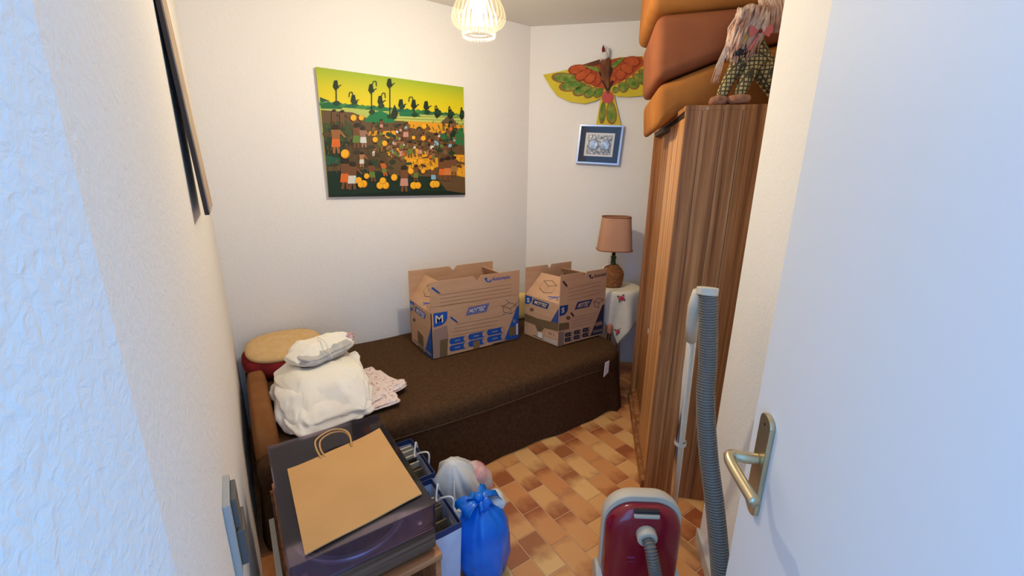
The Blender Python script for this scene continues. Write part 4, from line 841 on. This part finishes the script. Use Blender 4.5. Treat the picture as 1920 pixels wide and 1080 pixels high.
N = 14; g = G(); c4 = [(.042, 1.257), (.338, 1.322), (.345, .953), (.040, .918)]
def kp(u, v, top):
    x = (c4[3][0]*(1-u)+c4[2][0]*u)*(1-v)+(c4[0][0]*(1-u)+c4[1][0]*u)*v; y = (c4[3][1]*(1-u)+c4[2][1]*u)*(1-v)+(c4[0][1]*(1-u)+c4[1][1]*u)*v
    z = .602+.004*max(0, v-.75)*4*(1-u)+.006*(abs(u-.5)*2)**3*v+(.0035 if top else 0)+.0012*math.sin(u*9+v*4)
    return (x, y, z)
for top in (0, 1): g.add([kp(i/N, j/N, top) for i in range(N+1) for j in range(N+1)], [(i*(N+1)+j, (i+1)*(N+1)+j, (i+1)*(N+1)+j+1, i*(N+1)+j+1) for i in range(N) for j in range(N)])
n1 = (N+1)**2
edge = [(i*(N+1)) for i in range(N+1)]+[N*(N+1)+j for j in range(1, N+1)]+[i*(N+1)+N for i in range(N-1, -1, -1)]+[j for j in range(N-1, 0, -1)]
g.f += [(a, b, b+n1, a+n1) for a, b in zip(edge, edge[1:]+edge[:1])]
g.build('paper', 'kraft', kb, smooth=False, off=O_)
for dz, sh_ in ((.004, 0), (.012, .012)):
    G().tube(catmull([(.150-sh_, 1.262, .607), (.142-sh_, 1.30, .614+dz), (.150-sh_, 1.335, .622+dz), (.185, 1.352+sh_*.4, .626+dz), (.222, 1.345, .622+dz), (.236, 1.315, .614+dz), (.232, 1.275, .607)], 6), .0028, 7).build('handle', 'kraft', kb, smooth=True, off=O_)

# ------------------------------------------------------------------ shopping bags beside the turntable
def paper_bag(label, x0, x1, y0, y1, hgt, lean, seed):
    cx_, cy_ = (x0+x1)/2, (y0+y1)/2; t = thing('paper_carrier_bag', label, 'bag', (cx_, cy_, 0), 0, 'white paper carrier bags of records'); rn = random.Random(seed)
    a, b = (x1-x0)/2, (y1-y0)/2
    def ring(z, off=0):
        f_ = 1+.06*z/hgt; out = []
        for k, (sx, sy) in enumerate([(-1, -1), (0, -1), (1, -1), (1, 0), (1, 1), (0, 1), (-1, 1), (-1, 0)]):
            bul = .012*math.sin(math.pi*z/hgt)*(1 if sx*sy == 0 else 0)
            out.append((sx*(a*f_-off)+lean*z+(sx*bul if sy == 0 else 0), sy*(b*f_-off)+(sy*bul if sx == 0 else 0), z))
        return out
    zs = [.002, hgt*.35, hgt*.7, hgt*.93]
    G().rings([ring(z) for z in zs]+[ring(zs[-1], .003)]+[ring(z, .003) for z in reversed(zs)], True, True, True).build('bag_body', 'bag_white', t)
    G().rings([ring(hgt*.93+.0004), ring(hgt), ring(hgt, .003), ring(hgt*.93+.0004, .003)]).build('top_band', 'navy', t)
    n = 11
    for k in range(n):
        y = -b+.02+(2*b-.04)*k/(n-1); hh = hgt*rn.uniform(.78, .98); s_ = rn.uniform(-.02, .02)
        G().add([(-a+.012+lean*.02, y, .006), (a-.012, y, .006), (a-.012+lean*hh, y+s_, hh), (-a+.012+lean*hh, y+s_, hh*.99), (-a+.012, y+.006, .006), (a-.012, y+.006, .006), (a-.012+lean*hh, y+s_+.006, hh), (-a+.012+lean*hh, y+s_+.006, hh*.99)],
                [(0, 3, 2, 1), (4, 5, 6, 7), (0, 1, 5, 4), (1, 2, 6, 5), (2, 3, 7, 6), (3, 0, 4, 7)]).build('record_sleeve', rn.choice(['record_sleeve', 'record_sleeve_pale', 'record_sleeve', 'record_sleeve_pale', 'record_sleeve_dark']), t)
    for sx in (1,):
        xx = (a*1.06+.002)+lean*hgt
        G().tube(catmull([(xx, -b*.45, hgt*.9), (xx+.004, -b*.42, hgt+.035), (xx-.02, -b*.1, hgt+.02), (xx-.03, b*.15, hgt-.012), (xx-.01, b*.4, hgt+.03), (xx+.003, b*.5, hgt*.9)], 7), .0038, 7).build('rope_handle', 'rope_white', t, smooth=True)
    return t
paper_bag('white paper carrier bag of records standing nearest the blue bag', .385, .505, 1.06, 1.30, .335, .02, 4)
paper_bag('white paper carrier bag of records behind, against the bed', .395, .52, 1.335, 1.585, .335, .05, 5)
# knotted blue plastic bag
bb = thing('blue_plastic_bag', 'full blue plastic bag knotted at the top standing on floor', 'bag', (.622, 1.105, 0))
def bulge(prof, n, seed, amp, sq=1.0):
    g = G(); rr = []
    for (r, z, ox, oy) in prof:
        ring = []
        for k in range(n):
            a = 2*math.pi*k/n; q = r*(1+amp*noise.noise(Vector((math.cos(a)*1.6+seed, math.sin(a)*1.6, z*9)))+amp*.5*noise.noise(Vector((math.cos(a)*4+seed, math.sin(a)*4, z*20)))+.05*amp*8*math.sin(a*7+seed)*max(0, z-.2)*2)
            ring.append((ox+q*math.cos(a), oy+q*math.sin(a)*sq, z))
        rr.append(ring)
    return g.rings(rr, True, True, True)
bulge([(.05, .003, 0.01, 0), (.078, .012, .01, 0), (.090, .05, .008, 0), (.098, .11, .004, 0), (.102, .18, -.0, 0), (.098, .24, -.004, 0), (.082, .285, -.008, 0), (.05, .315, -.01, 0), (.022, .332, -.01, 0), (.014, .345, -.01, 0)], 90, 1.0, .17).build('bag_body', 'blue_plastic', bb, smooth=True)
for k, (a, L_, w_) in enumerate([(185, .075, .045), (20, .075, .045), (120, .05, .035), (285, .045, .035)]):
    ca_, sa_ = math.cos(R(a)), math.sin(R(a)); g = G(); rows = []
    for i in range(7):
        t = i/6; row = []
        for j in range(7):
            v = (j/6-.5)*2*w_*(.25+t*.9); row.append((-.01+ca_*L_*t-sa_*v, sa_*L_*t+ca_*v, t*-.02+.340+.030*math.sin(t*2.2)-.02*t+.014*math.sin(j*1.9+k+t*3)*t))
        rows.append(row)
    g.add([p for r in rows for p in r], [(i*7+j, i*7+j+1, (i+1)*7+j+1, (i+1)*7+j) for i in range(6) for j in range(6)]); o = g.build('bag_ear', 'blue_plastic', bb, smooth=True); o.modifiers.new('th', 'SOLIDIFY').thickness = .001
g = soft(14, 10, .019, .019, .016, .9, .004, 60); g.v = [(p[0]-.01, p[1], p[2]+.35) for p in g.v]; g.build('knot', 'blue_plastic', bb, smooth=True)
g = soft(20, 12, .05, .045, .035, .7, .012, 26, 2); g.v = [(p[0]+.052, p[1]+.012, p[2]+.285) for p in g.v]; g.build('white_wrapping', 'white_plastic', bb, smooth=True)
g = soft(20, 12, .035, .04, .05, .7, .012, 26, 4); g.v = [(p[0]-.075, p[1]+.03, p[2]+.255) for p in g.v]; g.build('white_wrapping', 'white_plastic', bb, smooth=True)
# white and pink bag behind
pw_ = thing('white_plastic_bag', 'rumpled white and pink plastic bag behind the blue bag', 'bag', (.69, 1.385, 0))
bulge([(.06, .003, 0, 0), (.098, .015, 0, 0), (.108, .05, -.002, 0), (.112, .09, -.006, 0), (.110, .13, -.010, 0), (.106, .17, -.016, 0), (.098, .21, -.024, 0), (.084, .245, -.032, 0), (.066, .275, -.038, 0), (.035, .302, -.046, 0), (.012, .312, -.048, 0)], 96, 5.0, .34).build('bag_body', 'white_plastic', pw_, smooth=True)
g = soft(26, 16, .06, .075, .10, .8, .01, 18, 7); g.v = [(p[0]+.062, p[1]-.02, p[2]+.155) for p in g.v]; g.build('pink_contents', 'pink_plastic', pw_, smooth=True)
G().tube(catmull([(-.07, -.06, .26), (-.085, -.09, .21), (-.075, -.10, .16), (-.06, -.11, .10)], 6), .004, 6).build('drawstring', 'rope_white', pw_, smooth=True)

# ------------------------------------------------------------------ vacuum cleaner
vc = thing('vacuum_cleaner', 'dark red canister vacuum cleaner standing upright with grey hose', 'vacuum cleaner', (1.035, .72, 0), R(-36))
def vout(s, y, hw=.134, z0=.02, z1=.44, n=10, dz=0):
    pts = []; zc = (z0+z1)/2
    for (cx_, cz_, r_, a0) in [(hw-.10, z1-.10, .10, 0), (-hw+.10, z1-.10, .10, 90), (-hw+.03, z0+.03, .03, 180), (hw-.03, z0+.03, .03, 270)]:
        for k in range(n+1):
            a = R(a0+90*k/n); pts.append(((cx_+r_*math.cos(a))*s, y, zc+(cz_+r_*math.sin(a)-zc)*s+dz))
    return pts
G().rings([vout(.90, .050), vout(.97, .042), vout(1.0, .025), vout(1.0, .0), vout(.985, -.006)], True, True, True).build('shell', 'vac_cream', vc, smooth=True, bevel=.003)
red = G().rings([vout(.955, -.004, dz=-.012), vout(.945, -.020, dz=-.012), vout(.90, -.038, dz=-.012), vout(.80, -.048, dz=-.012), vout(.5, -.054, dz=-.012), vout(.15, -.056, dz=-.012)], True, True, True).build('red_cover', 'vac_red', vc, smooth=True)
G().box(-.042, .042, -.044, -.030, .402, .414).build('handle_slot', 'vac_dark', red, bevel=.003); G().box(-.042, .042, -.050, -.03, .388, .402).build('carry_handle', 'vac_cream', red, bevel=.004)
G().tube([(0, -.045, .335), (0, -.078, .330)], .033, 28).build('hose_socket', 'vac_cream', vc, smooth=False, bevel=.006)
P = Print(lambda x, y: (x, y), lambda a, b, k: (a, -.0555-k*.0001, b))
P.line((-.055, .235), (.0, .235), .008, (150, 60, 96)); P.line((-.055, .218), (.0, .218), .003, (150, 60, 96)); P.build('print', vc)
for s in (-1, 1):
    G().tube([(s*.118, .01, .085), (s*.146, .01, .085)], .05, 26).build('wheel', 'vac_cream', vc, bevel=.006)
G().box(-.06, .06, -.052, -.035, .06, .085).build('pedal', 'vac_cream', vc, bevel=.004)
# vacuum frame -> world points for the hose
RZ = Matrix.Translation((1.035, .72, 0)) @ Matrix.Rotation(R(-36), 4, 'Z')
wl_ = lambda p: RZ.inverted() @ Vector(p)
def ribs(pts, r, name, pitch=.0078):
    P_ = catmull(pts, 40); L = [0]
    for a, b in zip(P_, P_[1:]): L.append(L[-1]+(b-a).length)
    n = int(L[-1]/pitch*4); out = []; j = 0
    for i in range(n+1):
        s_ = L[-1]*i/n
        while j < len(L)-2 and L[j+1] < s_: j += 1
        t = (s_-L[j])/max(L[j+1]-L[j], 1e-9); out.append(P_[j].lerp(P_[j+1], t))
    return G().tube(out, r, 18, True, rf=lambda i: r*(1 if i % 4 in (0, 1) else .80)).build(name, 'hose_grey', vc, smooth=False)
upper = [(1.107, .640, 1.167), (1.108, .628, 1.078), (1.102, .608, .953), (1.080, .586, .849), (1.066, .547, .699), (1.051, .497, .557), (1.034, .448, .401), (1.022, .415, .26), (1.0, .40, .12), (.93, .42, .045), (.86, .49, .04)]
soc = RZ @ Vector((0, -.074, .330))
hosep = [soc, RZ @ Vector((.004, -.100, .318)), RZ @ Vector((.012, -.125, .275)), RZ @ Vector((.024, -.145, .20)), RZ @ Vector((.02, -.16, .09))]
hosep = [wl_(p) for p in hosep]; up_l = [wl_(p) for p in upper]
ribs(hosep[:5]+[wl_((.87, .52, .035))], .0205, 'hose')
ribs(list(reversed(up_l)), .0265, 'hose')
G().tube([wl_((1.105, .641, 1.150)), wl_((1.108, .643, 1.172))], .0295, 28).build('hose_collar', 'vac_cream', vc, bevel=.003)
wand = thing('vacuum_wand', 'chrome vacuum tube with grey handle leaning behind the hose', 'vacuum tube', (1.34, .80, 0))
O_ = (1.34, .80, 0)
G().tube([(1.116, .668, 1.15), (1.122, .682, 1.10), (1.142, .697, 1.04), (1.168, .708, .975)], [.022, .021, .018, .017], 16).build('handle', 'vac_cream', wand, off=O_, smooth=True)
G().tube([(1.170, .709, .972), (1.352, .802, .17), (1.386, .820, .012)], .0155, 18).build('chrome_tube', 'chrome', wand, off=O_, smooth=True)
G().tube([(1.160, .699, .968), (1.373, .808, .03)], .007, 10).build('clip_rail', 'vac_cream', wand, off=O_, smooth=True)
G().lathe([(.021, .008), (.021, -.008)], 20, (0, 0, 0)).build('tube_ring', 'vac_cream', wand, smooth=True).location = (1.27-1.34, .759-.80, .53)
